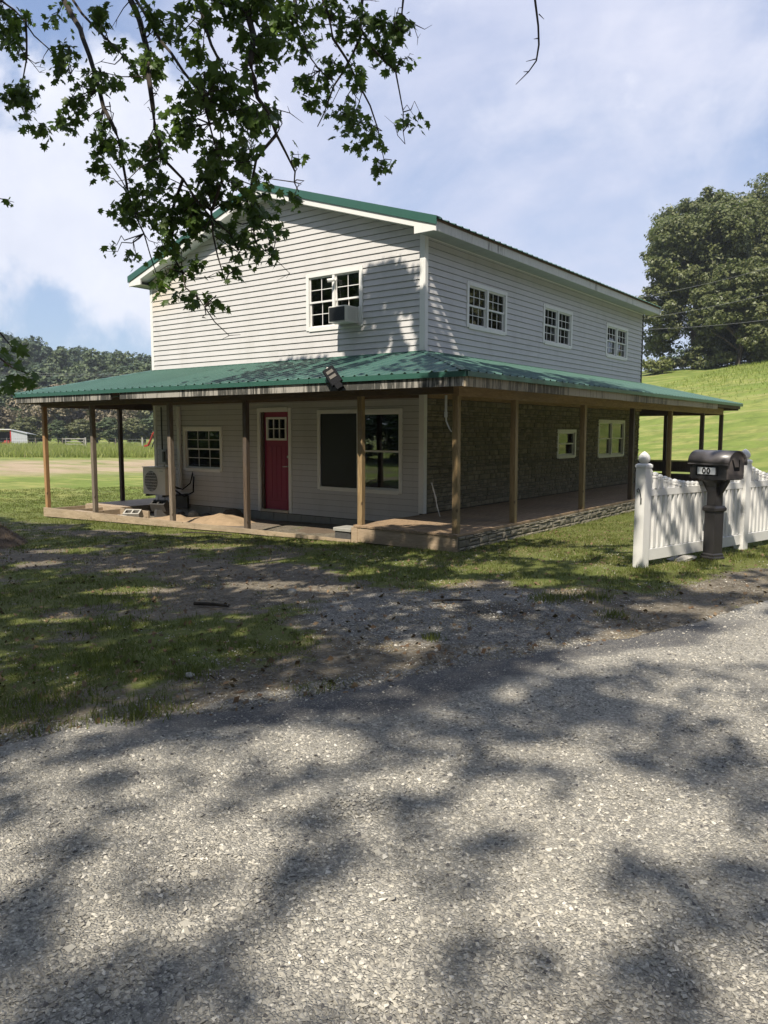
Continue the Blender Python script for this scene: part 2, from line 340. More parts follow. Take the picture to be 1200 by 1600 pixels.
    gr = n.mix(n1, (.088, .112, .026), (.170, .190, .048)); gr = n.mix(n.rng(n2, .4, .7, 0, .5), gr, (.17, .165, .060)); gr = n.mix(n.rng(fine, .35, .75, 0, .5), gr, (.045, .062, .018))
    fs = n.sep(hz)
    fld = n.mix(n.noise(g, .16, 7, .65), (.125, .185, .032), (.205, .245, .058)); fld = n.mix(n.rng(mow, .46, .62, 0, .65), fld, (.32, .30, .10)); fld = n.mix(n.rng(n.noise(n.geo((1.2, 3, 3)), 1.6, 8, .8), .50, .72, 0, .38), fld, (.33, .34, .11)); fld = n.mix(n.rng(n.noise(g, .9, 8, .75), .40, .70, 0, .75), fld, (.085, .12, .026))
    fld = n.mix(n.rng(n.noise(n.geo((.12, 1.1, 1)), .9, 5, .65, .3), .55, .70, 0, .5), fld, (.33, .30, .13))
    gr = n.mix(fs[0], gr, fld)
    tan = n.mix(n.noise(n.geo((.5, 1, 1)), .8, 8, .75), (.22, .15, .09), (.50, .41, .28)); gr = n.mix(n.math('MULTIPLY', fs[1], n.rng(n.noise(n.geo((.3, 1, 1)), .5, 6, .65), .30, .55)), gr, tan)
    soil = n.mix(n.rng(n.noise(g, 12, 9, .8), .32, .68), (.055, .047, .036), (.205, .175, .13)); soil = n.mix(n.rng(n.noise(g, 1.2, 5, .6), .4, .7, 0, .5), soil, (.27, .225, .16))
    soil = n.mix(n.rng(n.vor(g, 60, out='Color'), .62, .9, 0, .7), soil, (.27, .25, .22))
    vc = n.sep(n.vor(g, 55, out='Color'))[0]; e = n.vor(g, 55, 'DISTANCE_TO_EDGE'); gv = n.mix(vc, (.13, .125, .115), (.36, .34, .30)); gv = n.mix(n.rng(e, 0, .12, .7, 0), gv, (.06, .055, .05))
    th = n.math('ADD', m[0], n.math('MULTIPLY', n.math('SUBTRACT', n.noise(g, 6, 8, .7), .5), 1.3)); c = n.mix(n.rng(th, .38, .62), soil, gr)
    th = n.math('ADD', m[2], n.math('MULTIPLY', n.math('SUBTRACT', n.noise(g, 9, 8, .7), .5), 1.3)); c = n.mix(n.rng(th, .42, .66), c, gv)
    c = n.mix(n.math('MULTIPLY', m[1], .85), c, (.045, .038, .030))
    n.bump(n.math('ADD', n.math('MULTIPLY', n1, 1.), n.math('MULTIPLY', fine, .45)), .035, .8); M['ground'] = n.fin(c, .95, .2)
mats()

# ------------------------------------------------------------------ terrain and road
EX = np.array([-60, -30, -14, -10.3, -9.3, -8.76, -8.06, -7.18, -5.5, -4.55, -3.49, -.5, 5, 20, 60])
EXX = np.array([-6, -1.5, 2.9, 3.75, 3.9, 4.34, 4.72, 5.10, 5.84, 6.08, 6.40, 7.4, 9.3, 14, 26])
def redge(y): return np.interp(y, EX, EXX)
def hill(x, y):
    s = .35*x + .94*y; t = np.clip(s-17, 0, None); t = 46-np.log1p(np.exp((46-t)/3.0))*3.0; t = np.clip(t, 0, None)
    h = 12.5*(1-np.exp(-(t/39)**1.55)); h = h*sstep(-60, -28, x + .25*(y-40))
    return h - .02*np.clip(s-66, 0, None)
def farhill(x, y):                      # wooded rise behind the meadow on the left
    d = -.93*(x-7.8) + .54*(y+11.5) if False else (-(x-7.8)*.90 + (y+11.5)*.43)
    return 9*sstep(135, 215, d)
def zg(x, y):
    x = np.asarray(x, float); y = np.asarray(y, float)
    z = np.interp(x, [-40, -14, -9, 2, 4.7, 8, 20], [-.5, -.47, -.41, -.165, -.045, 0, .02])
    z = z + (fbm(x, y, 3.0, 3)-.5)*.05*sstep(.5, 2.5, np.abs(x-redge(y)))
    return z + hill(x, y) + farhill(x, y)
def ground():
    def axis(lo, hi, a, b, st):
        f = list(np.arange(a, b, st)); up = [b]; s = st
        while up[-1] < hi: s *= 1.16; up.append(up[-1]+s)
        dn = [a]; s = st
        while dn[-1] > lo: s *= 1.16; dn.append(dn[-1]-s)
        return np.array(dn[:0:-1]+f+up)
    xs = axis(-900, 900, -12, 9, .10); ys = axis(-500, 1100, -12.5, 4, .10)
    X, Y = np.meshgrid(xs, ys); Z = zg(X, Y) + (fbm(X, Y, .5, 9)-.5)*.03*(np.hypot(X-2, Y+5) < 25)
    und = sstep(-.1, .25, X-redge(Y))*sstep(20, 12, Y); Z = Z - .06*und                       # sits under the road
    nx, ny = len(xs), len(ys); V = np.stack([X, Y, Z], -1).reshape(-1, 3)
    i = np.arange(nx*ny).reshape(ny, nx); F = np.stack([i[:-1, :-1], i[:-1, 1:], i[1:, 1:], i[1:, :-1]], -1).reshape(-1, 4)
    me = npmesh('ground', V, F, True); x, y = V[:, 0], V[:, 1]
    g, so, gv = masks(x, y)
    at_ = me.color_attributes.new('mask', 'FLOAT_COLOR', 'POINT'); at_.data.foreach_set('color', np.stack([g, so, gv, np.ones_like(g)], -1).astype(np.float32).ravel())
    near = np.hypot(x-1, y+4); fld = sstep(9, 20, near)*(1-.0*x)
    dl = -(x-7.8)*.80+(y+11.5)*.60; lat = (x-7.8)*.60+(y+11.5)*.80
    tan = sstep(36, 43, dl)*sstep(61, 55, dl)*sstep(12, 3, lat)
    at2 = me.color_attributes.new('field', 'FLOAT_COLOR', 'POINT'); at2.data.foreach_set('color', np.stack([fld, tan, fld*0, np.ones_like(fld)], -1).astype(np.float32).ravel())
    tag(link('ground', me, M['ground']), kind='structure')
def masks(x, y):
    """grass, dark soil, pale gravel cover fractions from where things lie in the yard"""
    s = x-redge(y); nz = fbm(x, y, 1.6, 21)-.5; nf = fbm(x, y, .45, 33)-.5
    # gravelled parking spot: a tongue from the road towards the deck
    u = (x-4.35)*.90 + (y+6.0)*-.43; v = (x-4.35)*.43 + (y+6.0)*.90
    park = sstep(1.35, .2, np.hypot((x-4.0)/2.3, (y+5.6)/1.9)+nz*1.1)
    g = 1 - .95*park
    g = g - .75*sstep(-1.5, -.2, s+nz*2.2+nf*.8)*sstep(-11, -8.2, y)
    g = g - .55*sstep(-1.5, -.5, s+nz*.9)*sstep(-4.5, -2.0, y)
    band = sstep(.9, .2, np.abs(y+5.2-.13*x+nz*2.2)); g = g - .38*band*sstep(-9, -5, x)*sstep(5, 1, x)          # worn track across the yard
    g = g - .12*sstep(-2.2, -3.6, y) - .30*sstep(4.5, 1.5, x)*sstep(-2.0, -3.2, y) + nz*.9 + nf*1.0 + .25*sstep(-1.2, -.5, s)*sstep(-7.4, -8.2, y)*0
    g = np.where(s > .1, -1., g); g = np.where((x > -9.3) & (x < 0) & (y > -2) & (y < 0), .1+nf, g)
    gv = sstep(.35, .9, park+nz*.8)*.75 + .8*sstep(-.55, -.05, s+nz*.5)*(y < -6)
    so = sstep(1., .3, np.hypot((x-4.45)/.75, (y+5.35)/.45)+nz*.5) * .8
    return np.clip(g, 0, 1), np.clip(so, 0, 1), np.clip(gv, 0, 1)
ground()
def road():
    ys = np.concatenate([np.arange(-60, -12, 1.0), np.arange(-12, -1, .06), np.arange(-1, 60, 1.0)]); us = np.concatenate([[-.12, -.06], np.arange(0, 1.2, .06), np.linspace(1.25, 9, 22)])
    U, Y = np.meshgrid(us, ys); rag = (fbm(U*0, Y, .5, 5)-.5)*.35
    X = redge(Y) + U + rag*np.clip(1-U/1.0, 0, 1)
    Z = zg(X, Y) + .006 + .016*sstep(0, .25, U) + (fbm(X, Y, .35, 12)-.5)*.014 + (fbm(X, Y, 1.8, 14)-.5)*.05*sstep(0, .8, U)
    Z = np.where(U < 0, Z-.05, Z); V = np.stack([X, Y, Z], -1).reshape(-1, 3); ny, nx = X.shape; i = np.arange(nx*ny).reshape(ny, nx)
    F = np.stack([i[:-1, :-1], i[:-1, 1:], i[1:, 1:], i[1:, :-1]], -1).reshape(-1, 4)
    me = npmesh('road', V, F, True); u = U.ravel(); nz = (fbm(V[:, 0], V[:, 1], .5, 8)-.5)
    asp = sstep(.56, .40, u+nz*.5)*sstep(-9.6, -8.6, V[:, 1])*sstep(-4.2, -5.2, V[:, 1])
    dirt = sstep(1.25, .3, np.hypot((V[:, 0]-7.45)/.55, (V[:, 1]+9.75)/.5)+nz*1.6)
    a = me.color_attributes.new('mask', 'FLOAT_COLOR', 'POINT'); a.data.foreach_set('color', np.stack([asp, dirt, asp*0, asp*0+1], -1).astype(np.float32).ravel())
    tag(link('road', me, M['road']), kind='structure')
road()
def zroad(x, y):
    u = x-redge(y); return zg(x, y)+.006+.016*sstep(0, .25, u)+(fbm(x, y, .35, 12)-.5)*.014+(fbm(x, y, 1.8, 14)-.5)*.05*sstep(0, .8, u)
def wedge(n, r0, r1, p, half):
    """random points around the camera, denser near it"""
    r = (r0**p+(r1**p-r0**p)*RS.rand(n))**(1/p); a = (RS.rand(n)*2-1)*half; f = np.array([-math.sin(_y), math.cos(_y)]); rt = np.array([math.cos(_y), math.sin(_y)])
    return CAM[0]+r*(np.cos(a)*f[0]+np.sin(a)*rt[0]), CAM[1]+r*(np.cos(a)*f[1]+np.sin(a)*rt[1]), r
def stones():
    x, y, r = wedge(190000, 1.2, 12, .75, R_(42)); u = x-redge(y); _, _, gv = masks(x, y); nz = fbm(x, y, .5, 8)-.5
    asph = (u+nz*.5 < .48) & (y > -9.2) & (y < -4.6)
    dirt = np.hypot((x-7.45)/.55, (y+9.75)/.5)+nz*1.6; onroad = (u > .02) & ~((dirt < .8) & (RS.rand(len(u)) < .75)) & ~(asph & (RS.rand(len(u)) > .22*sstep(.2, .8, fbm(x, y, .25, 15))+.03)); inpark = (u < .02) & (RS.rand(len(u)) < np.clip(gv*.8+.30*sstep(.45, .75, fbm(x, y, .6, 17))*(x > .5), 0, 1))
    k = onroad | inpark; x, y, u = x[k], y[k], u[k]; z = np.where(u > 0, zroad(x, y), zg(x, y)+.004); n = len(x)
    base = np.array([(1, 0, 0), (0, 1, 0), (-1, 0, 0), (0, -1, 0), (.1, .1, 1), (.1, -.1, -.6)], float); F0 = np.array([(0, 1, 4), (1, 2, 4), (2, 3, 4), (3, 0, 4)])
    P = base[None, :5] + RS.normal(0, .22, (n, 5, 3)); sz = (.0026+.0072*RS.rand(n)**2.6)*(1+.8*(RS.rand(n) > .985)); a = RS.rand(n)*6.28
    P *= sz[:, None, None]; P[:, :, 0] *= 1.35; P[:, :, 2] *= .75
    ca, sa = np.cos(a)[:, None], np.sin(a)[:, None]; X = P[:, :, 0]*ca-P[:, :, 1]*sa; Y = P[:, :, 0]*sa+P[:, :, 1]*ca; tx = RS.normal(0, .3, (n, 1)); Z = P[:, :, 2]+X*tx
    V = np.stack([X+x[:, None], Y+y[:, None], Z+z[:, None]+.0012], -1).reshape(-1, 3); F = (F0[None]+5*np.arange(n)[:, None, None]).reshape(-1, 3)
    tag(link('gravel', npmesh('gravel', V, F), M['gravel']), 'loose grey stone chips spread over the road and the parking spot', 'gravel', kind='stuff')
stones()
def blades(name, x, y, h, w, mat, lean=.5, zf=zg):
    n = len(x); a = RS.rand(n)*6.28; la = RS.rand(n)*6.28; l = RS.rand(n)*lean*h; z = zf(x, y)-.003
    dx, dy = np.cos(a)*w/2, np.sin(a)*w/2
    V = np.stack([np.stack([x-dx, y-dy, z], -1), np.stack([x+dx, y+dy, z], -1), np.stack([x+np.cos(la)*l, y+np.sin(la)*l, z+h], -1)], 1).reshape(-1, 3)
    return npmesh(name, V, np.arange(3*n).reshape(-1, 3))
def inhouse(x, y): return ((x > -9.4) & (x < 2.05) & (y > -2.08) & (y < 13.4))
def grass():
    x, y, r = wedge(620000, 2.5, 30, .9, R_(40)); g, so, gv = masks(x, y); u = x-redge(y)
    cl = fbm(x, y, .18, 41); cl2 = fbm(x, y, .9, 43)
    k = (RS.rand(len(x)) < np.clip(g*1.5-.35, 0, 1)*sstep(.34, .56, cl)) & (u < -.03) & ~inhouse(x, y)
    x, y, r, cl2 = x[k], y[k], r[k], cl2[k]; h = (.018+.026*RS.rand(len(x)))*(.6+.9*cl2)
    tag(link('grass', blades('grass', x, y, h, .0045+.0006*r, M['grass_blade'], .9), M['grass_blade']), 'short green grass growing over the front yard', 'grass', kind='stuff')
    x, y, r = wedge(190000, 2.5, 16, 1.0, R_(40)); g, so, gv = masks(x, y); u = x-redge(y); cl = fbm(x, y, .5, 51)
    k = (cl > .44) & (u < 0) & (RS.rand(len(x)) < .6) & ~inhouse(x, y); x, y, r = x[k], y[k], r[k]
    tag(link('dry_grass', blades('dry_grass', x, y, .007+.014*RS.rand(len(x)), .004+.0006*r, None, 4.), M['dry_blade']), 'straw coloured dead grass lying in the front yard', 'grass', kind='stuff')
    # taller tufts along edges
    X = []; Y = []; H = []
    spots = [(4.65, -4.62, .16, 260), (4.95, -4.35, .2, 260), (4.05, -8.9, .25, 300), (3.3, -9.1, .3, 300), (2.7, -8.3, .35, 300), (5.0, -3.0, .3, 300), (5.35, -1.9, .25, 260), (5.6, -.9, .3, 300), (4.9, -2.6, .15, 200),
             (6.0, -.2, .3, 260), (5.45, -5.0, .12, 120), (4.55, -6.55, .07, 90), (-4.8, -2.25, .5, 300), (-7.2, -2.25, .6, 400), (.3, -2.3, .25, 200), (1.6, -2.25, .3, 200), (-1.5, -2.3, .5, 240), (3.6, -8.2, .12, 160), (1.8, -7.6, .4, 300), (.6, -6.9, .5, 300)]
    for cx, cy, rr, n in spots:
        X.append(RS.normal(cx, rr/1.6, n)); Y.append(RS.normal(cy, rr/1.6, n)); H.append(.035+.07*RS.rand(n))
    for j in range(90):                                                # weeds against the deck and stone skirt
        cy = RS.rand()*11-2; X.append(RS.normal(2.12, .05, 14)); Y.append(RS.normal(cy, .08, 14)); H.append(.03+.05*RS.rand(14))
    X, Y, H = map(np.concatenate, (X, Y, H)); k = (X-redge(Y) < .12) & ~inhouse(X, Y)
    tag(link('tall_tufts', blades('tufts', X[k], Y[k], H[k], .009, None, .9), M['grass_blade']), 'longer tufts of green grass at the fence, deck and road edge', 'grass', kind='stuff')
    # leaf litter
    x, y, r = wedge(5200, 3, 14, 1.1, R_(38)); u = x-redge(y); k = (u < .1) & ~inhouse(x, y); x, y = x[k], y[k]; n = len(x); z = zg(x, y)+.012; a = RS.rand(n)*6.28; s = .012+.018*RS.rand(n)
    d = np.stack([np.cos(a)*s, np.sin(a)*s, RS.normal(0, .3, n)*s], -1); e = np.stack([-np.sin(a)*s*.6, np.cos(a)*s*.6, RS.normal(0, .4, n)*s], -1); c = np.stack([x, y, z], -1)
    V = np.stack([c-d, c-e, c+d, c+e], 1).reshape(-1, 3); tag(link('fallen_leaves', npmesh('litter', V, np.arange(4*n).reshape(-1, 4)), M['litter']), 'small brown dead leaves scattered over the yard', 'leaf', kind='stuff')
grass()

# ------------------------------------------------------------------ house
W, LN, ZB, ZS, ZD = 7.80, 11.36, 3.01, 5.04, .10
EXP = .1143
HOUSE = thing('house', 'two storey grey sided house with green metal roofs and a wraparound porch', 'house', (0, 0, 0))
holes_fu = [(-2.79, -1.40, 3.58, 4.645)]                      # upper front window
holes_ru = [(1.44, 3.0, 3.60, 4.435), (4.765, 6.323, 3.60, 4.435), (8.55, 10.12, 3.60, 4.435)]
holes_fl = [(-6.705, -5.40, .70, 1.67), (-4.22, -3.28, -.11, 2.06), (-2.52, -.47, .45, 1.99)]
holes_rl = [(5.67, 6.73, .975, 1.625), (8.21, 10.125, .923, 1.89)]
holes_left = [(.95, 2.1, .70, 1.67), (5.5, 7.0, .7, 1.67)]
def inset(hs, d): return [(a+d, b-d, c+d, e-d) for a, b, c, e in hs]
def ztop(x): return 5.05+.31*(W/2-abs(x+W/2))
def walls():
    def shell(rects, axis, name, off=0., th=.12, mat='dark_interior'):
        m = MB()
        for a, b, c, d in rects:
            if axis == 'y': m.box(a, b, off, off+th, c, d)
            else: m.box(off-th, off, a, b, c, d)
        return m.build(name, M[mat], HOUSE)
    shell(rects_minus(-W, 0, -.40, ZB+2.05, inset(holes_fu+holes_fl, .03)), 'y', 'wall', .005)
    shell(rects_minus(.13, LN, -.40, ZB+2.05, inset(holes_ru+holes_rl, .03)), 'x', 'wall', -.005)
    shell(rects_minus(.13, LN, -.40, ZB+2.05, inset(holes_left, .03)), 'x', 'wall', -W+.12)
    shell(rects_minus(-W+.13, -.13, -.40, ZB+2.05, [(-5.5, -4.2, .9, 1.8), (-2.6, -1.5, .9, 1.8)]), 'y', 'wall', LN-.12)
    for y in (.01, LN-.10):
        MB().add([(-W+.02, y, 5.05), (-.02, y, 5.05), (-W/2, y, 5.11+.31*W/2), (-W+.02, y+.09, 5.05), (-.02, y+.09, 5.05), (-W/2, y+.09, 5.11+.31*W/2)], [(0, 1, 2), (5, 4, 3), (0, 3, 4, 1), (1, 4, 5, 2), (2, 5, 3, 0)]).build('gable_wall', M['dark_interior'], HOUSE)
    m = MB(); m.box(-W+.13, -.13, .13, LN-.13, -.20, -.10); m.box(-W+.13, -.13, .13, LN-.13, 2.5, 2.62); m.box(-W+.13, -.13, .13, LN-.13, 5.0, 5.04); m.build('floor', M['dark_interior'], HOUSE)
    # horizontal boards, one object a course
    def course(axis, a0, a1, z0, z1, holes, trap=None):
        GAP = .006; rs_ = rects_minus(a0, a1, z0+GAP, z1, holes); bands = {}  # open slit bares the dark wall behind, standing in for the lap shadow
        for r_ in rs_: bands.setdefault(r_[2:], []).append(r_)
        groups = []
        for r_ in rs_:
            hit = [g_ for g_ in groups if any(min(r_[1], q_[1])-max(r_[0], q_[0]) > 1e-6 and (abs(r_[2]-q_[3]) < 1e-6 or abs(r_[3]-q_[2]) < 1e-6) for q_ in g_)]
            new = [r_]+[q_ for g_ in hit for q_ in g_]; groups = [g_ for g_ in groups if g_ not in hit]+[new]
        for grp in groups:
            m = MB()
            for p, q, c, d in grp:
                f = lambda z: .005+.019*(1-(z-z0)/EXP)
                oc, od = f(c), f(d)
                p1, q1 = p, q
                if trap:
                    p1 = max(p, trap(d)[0]) if p <= trap(c-GAP)[0]+1e-6 else p; q1 = min(q, trap(d)[1]) if q >= trap(c-GAP)[1]-1e-6 else q
                    if q1 <= p1: p1 = q1 = (p+q)/2
                if axis == 'y':
                    m.add([(p, 0, c), (q, 0, c), (q, -oc, c), (p, -oc, c), (p1, 0, d), (q1, 0, d), (q1, -od, d), (p1, -od, d)], [(3, 2, 1, 0), (3, 7, 6, 2)[::-1], (0, 1, 5, 4)[::-1], (4, 5, 6, 7)[::1], (0, 4, 7, 3)[::-1], (1, 2, 6, 5)[::-1]])
                else:
                    m.add([(0, p, c), (0, q, c), (oc, q, c), (oc, p, c), (0, p1, d), (0, q1, d), (od, q1, d), (od, p1, d)], [(0, 1, 2, 3), (3, 2, 6, 7), (1, 0, 4, 5), (7, 6, 5, 4), (3, 7, 4, 0), (2, 1, 5, 6)])
            if m.v: m.build('siding_board', M['siding'], HOUSE)
    z = ZB+.003
    k = 0
    while z < 6.30:
        tz = lambda q: (max(-W+.06, -W+(q-5.11)/.31), min(-.06, -(q-5.11)/.31))
        a, b = tz(z)
        if b-a > .2: course('y', a, b, z, min(z+EXP, 6.31), holes_fu, tz)
        if z < ZS-.02: course('x', .075, LN-.02, z, min(z+EXP, ZS), holes_ru)
        z += EXP
    z = -.115
    while z < 2.30:
        course('y', -W+.06, -.075, z, min(z+EXP, 2.32), holes_fl); z += EXP
    # left side boards too (seen from a step aside)
    # corner posts, starter strips, friezes
    m = MB(); m.bbox(-.085, .028, -.028, .085, ZB, 5.03, .006); m.build('corner_trim', M['trim'], HOUSE)
    MB().bbox(-.085, .028, -.028, .085, ZD, 2.30, .006).build('corner_trim', M['trim'], HOUSE)
    MB().bbox(-W-.02, -W+.07, -.028, .085, ZB, 5.03, .006).build('corner_trim', M['trim'], HOUSE)
    MB().bbox(-W-.02, -W+.07, -.028, .085, -.1, 2.30, .006).build('corner_trim', M['trim'], HOUSE)
    MB().bbox(-.03, .03, LN-.03, LN+.05, ZB, 5.03, .006).build('corner_trim', M['dark_metal'], HOUSE)
    MB().box(.001, .03, .09, LN-.03, 4.985, 5.035).build('frieze_trim', M['trim'], HOUSE)
    # foundation under the front siding
    m = MB(); x = -W
    while x < 0: m.box(x, min(x+.39, 0), -.012-.01*random.random(), .004, -.48, -.125); x += .40
    o = m.build('foundation', M['concrete'], HOUSE)
    # a taller narrow panel where the siding was patched above the downspout
    MB().bbox(-.005, .045, -.045, .06, ZB, 4.62, .01).build('corner_cap', M['trim'], HOUSE)
walls()
def window(axis, a0, a1, z0, z1, units=2, grid=(3, 2), kind='dh', screen=(), deep=.06, label=None, lowgrid=True):
    """double hung window in the plane y=0 ('y') or x=0 ('x'); the frame is the part, sashes, panes and grilles hang below it"""
    def bx(m, a, b, d0, d1, c, d):           # d measured outwards from the wall
        if axis == 'y': m.box(a, b, -d1, -d0, c, d)
        else: m.box(d0, d1, a, b, c, d)
    f = MB(); w = .055
    bx(f, a0-.02, a0+w, -.08, .030, z0-.01, z1+.02); bx(f, a1-w, a1+.02, -.08, .030, z0-.01, z1+.02)
    bx(f, a0+w, a1-w, -.08, .034, z1-w, z1+.02); bx(f, a0+w, a1-w, -.08, .036, z0-.03, z0+w*.8)
    uw = (a1-a0-2*w)/units
    for i in range(1, units): c = a0+w+uw*i; bx(f, c-.03, c+.03, -.08, .028, z0+w*.8, z1-w)
    fr = f.build('window', M['trim'], HOUSE)
    if label: fr['label'] = label
    for i in range(units):
        p = a0+w+uw*i+(.03 if i else 0); q = a0+w+uw*(i+1)-(.03 if i < units-1 else 0); zm = (z0+z1)/2
        for j, (c, d, o) in enumerate(((zm-.02, z1-w, -.012), (z0+w*.8, zm+.02, -.035))):
            sw = .028; s = MB()
            if i in screen: sw = .014
            bx(s, p+.002, p+sw, o-.02, o+.012, c, d); bx(s, q-sw, q-.002, o-.02, o+.012, c, d); bx(s, p+sw, q-sw, o-.02, o+.012, d-sw, d-.001); bx(s, p+sw, q-sw, o-.02, o+.012, c+.001, c+sw*1.2)
            s.build('sash', M['trim'] if i not in screen else M['dark_screen'], fr)
            g = MB(); bx(g, p+sw, q-sw, o-.010, o-.006, c+sw*1.2, d-sw); g.build('pane', M['glass'], fr)
            if grid and (j == 0 or lowgrid):
                m = MB(); A0, A1, C0, C1 = p+sw, q-sw, c+sw*1.2, d-sw; t = .0065
                for k in range(1, grid[0]): a = A0+(A1-A0)*k/grid[0]; bx(m, a-t, a+t, o-.005, o+.001, C0, C1)
                for k in range(1, grid[1]):
                    z = C0+(C1-C0)*k/grid[1]
                    for g0 in range(grid[0]): bx(m, A0+(A1-A0)*g0/grid[0]+(t if g0 else 0), A0+(A1-A0)*(g0+1)/grid[0]-(t if g0 < grid[0]-1 else 0), o-.005, o+.001, z-t, z+t)
                m.build('muntins', M['trim'], fr)
        if i in screen:
            s = MB(); bx(s, p+.004, q-.004, .004, .008, z0+w, z1-w-.002); s.build('insect_screen', M['dark_screen'], fr)
    return fr
H = holes_fu[0]; window('y', *H, 2, (2, 2), label='upper front window with an air conditioner in its right sash')
for k, H in enumerate(holes_ru): window('x', *H, 2, (3, 2))
H = holes_fl[0]; window('y', *H, 1, (3, 2), label='small window left of the red door')
H = holes_fl[2]; window('y', *H, 2, None, screen=(0,), label='wide window right of the red door')
H = holes_rl[0]; window('x', *H, 1, None, label='small window in the stone wall with painted striped reflection')
H = holes_rl[1]; window('x', *H, 2, None, label='four pane window in the stone wall')
def pane_reflections():  # pale stripes and mauve sheets stand in for reflections in the pane
    y0, y1, z0, z1 = 5.74, 6.66, 1.32, 1.57; fr = [o for o in HOUSE.children if o.get('label', '').startswith('small window in')][0]
    for k in range(7):
        a = y0+(y1-y0)*k/7; b = a+(y1-y0)/13; sh = .05*math.sin(k*1.1-3.2)
        MB().hexa([(-.044, a, z0), (-.040, a, z0), (-.040, b, z0), (-.044, b, z0), (-.044, a+sh, z1), (-.040, a+sh, z1), (-.040, b+sh, z1), (-.044, b+sh, z1)]).build('reflection_stripe', M['reflection_pale'], fr)
    MB().box(-.056, -.050, 5.72, 6.68, 1.33, 1.60).build('reflection_sheet', M['reflection_mauve'], fr)
    m = MB(); m.box(-.075, -.07, 5.74, 6.48, 1.02, 1.28); m.build('reflection_sheet', M['reflection_mauve'], fr)
pane_reflections()
def door():
    x0, x1, z0, z1 = -4.17, -3.34, -.055, 1.985
    c = MB(); c.bbox(-4.255, -4.165, -.035, .06, -.11, 2.075, .008); c.bbox(-3.345, -3.255, -.035, .06, -.11, 2.075, .008); c.box(-4.165, -3.345, -.04, .06, 1.99, 2.08); c.build('door_casing', M['trim'], HOUSE)
    MB().box(-4.165, -3.345, -.05, .08, -.11, -.058).build('threshold', M['steel'], HOUSE)
    MB().box(-4.162, -4.10, .0, .09, z0, z1).build('door_jamb', M['dark_post'], HOUSE)
    y = .045; d = MB(); gx0, gx1, gz0, gz1 = -4.02, -3.47, 1.42, 1.86
    for a, b, e, f in rects_minus(-4.098, -3.348, z0, z1, [(gx0, gx1, gz0, gz1)]): d.box(a, b, y, y+.04, e, f)
    D = d.build('door', M['door'], HOUSE)
    p = MB()
    for k in range(4):
        a = -4.0+k*.135; p.bbox(a, a+.118, y-.008, y-.001, .18, 1.28, .003)
    p.build('door_panel', M['door'], D)
    p = MB(); p.bbox(-4.03, -3.46, y-.010, y-.001, z0+.08, .13, .003); p.build('door_panel', M['door'], D)
    t = .022; f = MB(); f.box(gx0-t, gx0+t, y-.016, y+.02, gz0-t, gz1+t); f.box(gx1-t, gx1+t, y-.016, y+.02, gz0-t, gz1+t); f.box(gx0+t, gx1-t, y-.016, y+.02, gz1-t, gz1+t); f.box(gx0+t, gx1-t, y-.016, y+.02, gz0-t, gz0+t)
    zm = (gz0+gz1)/2
    for k in (1, 2): a = gx0+t+(gx1-gx0-2*t)*k/3; f.box(a-.008, a+.008, y-.012, y+.01, gz0+t, gz1-t)
    for k in range(3): a = gx0+t+(gx1-gx0-2*t)*k/3+.009; f.box(a, a+(gx1-gx0-2*t)/3-.018, y-.012, y+.01, zm-.008, zm+.008)
    f.build('door_window_frame', M['trim'], D); MB().box(gx0+t, gx1-t, y+.021, y+.025, gz0+t, gz1-t).build('pane', M['glass'], D)
    h = MB(); h.tube([(-3.40, y, .86), (-3.40, y-.06, .86)], .012, 8); h.tube([(-3.39, y-.055, .86), (-3.52, y-.06, .855)], [.011, .008], 8); h.lathe([(.03, 0), (.03, .01)], (-3.40, y-.0, .86)); h.build('handle', M['steel'], D)
    MB().tube([(-3.40, y, 1.06), (-3.40, y-.03, 1.06)], .028, 12).build('deadbolt', M['steel'], D)
door()

# ---- stone veneer on the right ground floor wall
def rockmesh(name, j=.12):
    r = random.Random(name); n = 3
    P = []; q = lambda s: (r.random()-.5)*s
    ring0 = [(0, 0, 0), (0, 1, 0), (0, 1, 1), (0, 0, 1)]
    ring1 = [(.7+q(.3), .05+q(.05), .10+q(.12)), (.7+q(.3), .95+q(.05), .10+q(.12)), (.7+q(.3), .95+q(.05), .90+q(.12)), (.7+q(.3), .05+q(.05), .90+q(.12))]
    P = ring0+ring1+[(1+q(.3), .35+q(.2), .5+q(.3)), (1+q(.3), .7+q(.2), .5+q(.3))]
    F = [(0, 1, 5, 4), (1, 2, 6, 5), (2, 3, 7, 6), (3, 0, 4, 7), (4, 5, 9, 8), (5, 6, 9), (6, 7, 8, 9), (7, 4, 8)]
    me = bpy.data.meshes.new(name); me.from_pydata([(a, b-.5, c-.5) for a, b, c in P], [], F); me.update(); return me
def stone_field(rects, x0, mat, name, limit, keyf, depth):
    meshes = [rockmesh('%s_%d' % (name, i)) for i in range(7)]
    for me in meshes: me.materials.append(M[mat])
    rects = sorted(rects, key=keyf); st = MB()
    for i, (a, b, c, d) in enumerate(rects):
        g = .004; dx = depth*(.6+.7*random.random()); me = random.choice(meshes)
        if i < limit:
            o = link(name, me, None, HOUSE); o.location = (x0, (a+b)/2, (c+d)/2); o.scale = (dx, (b-a)-2*g, (d-c)-2*g)
        else:
            st.add([(x0+v.co.x*dx, (a+b)/2+v.co.y*((b-a)-2*g), (c+d)/2+v.co.z*((d-c)-2*g)) for v in me.vertices], [tuple(p.vertices) for p in me.polygons])
    if st.v: tag(st.build(name+'s', M[mat], HOUSE), kind='stuff')
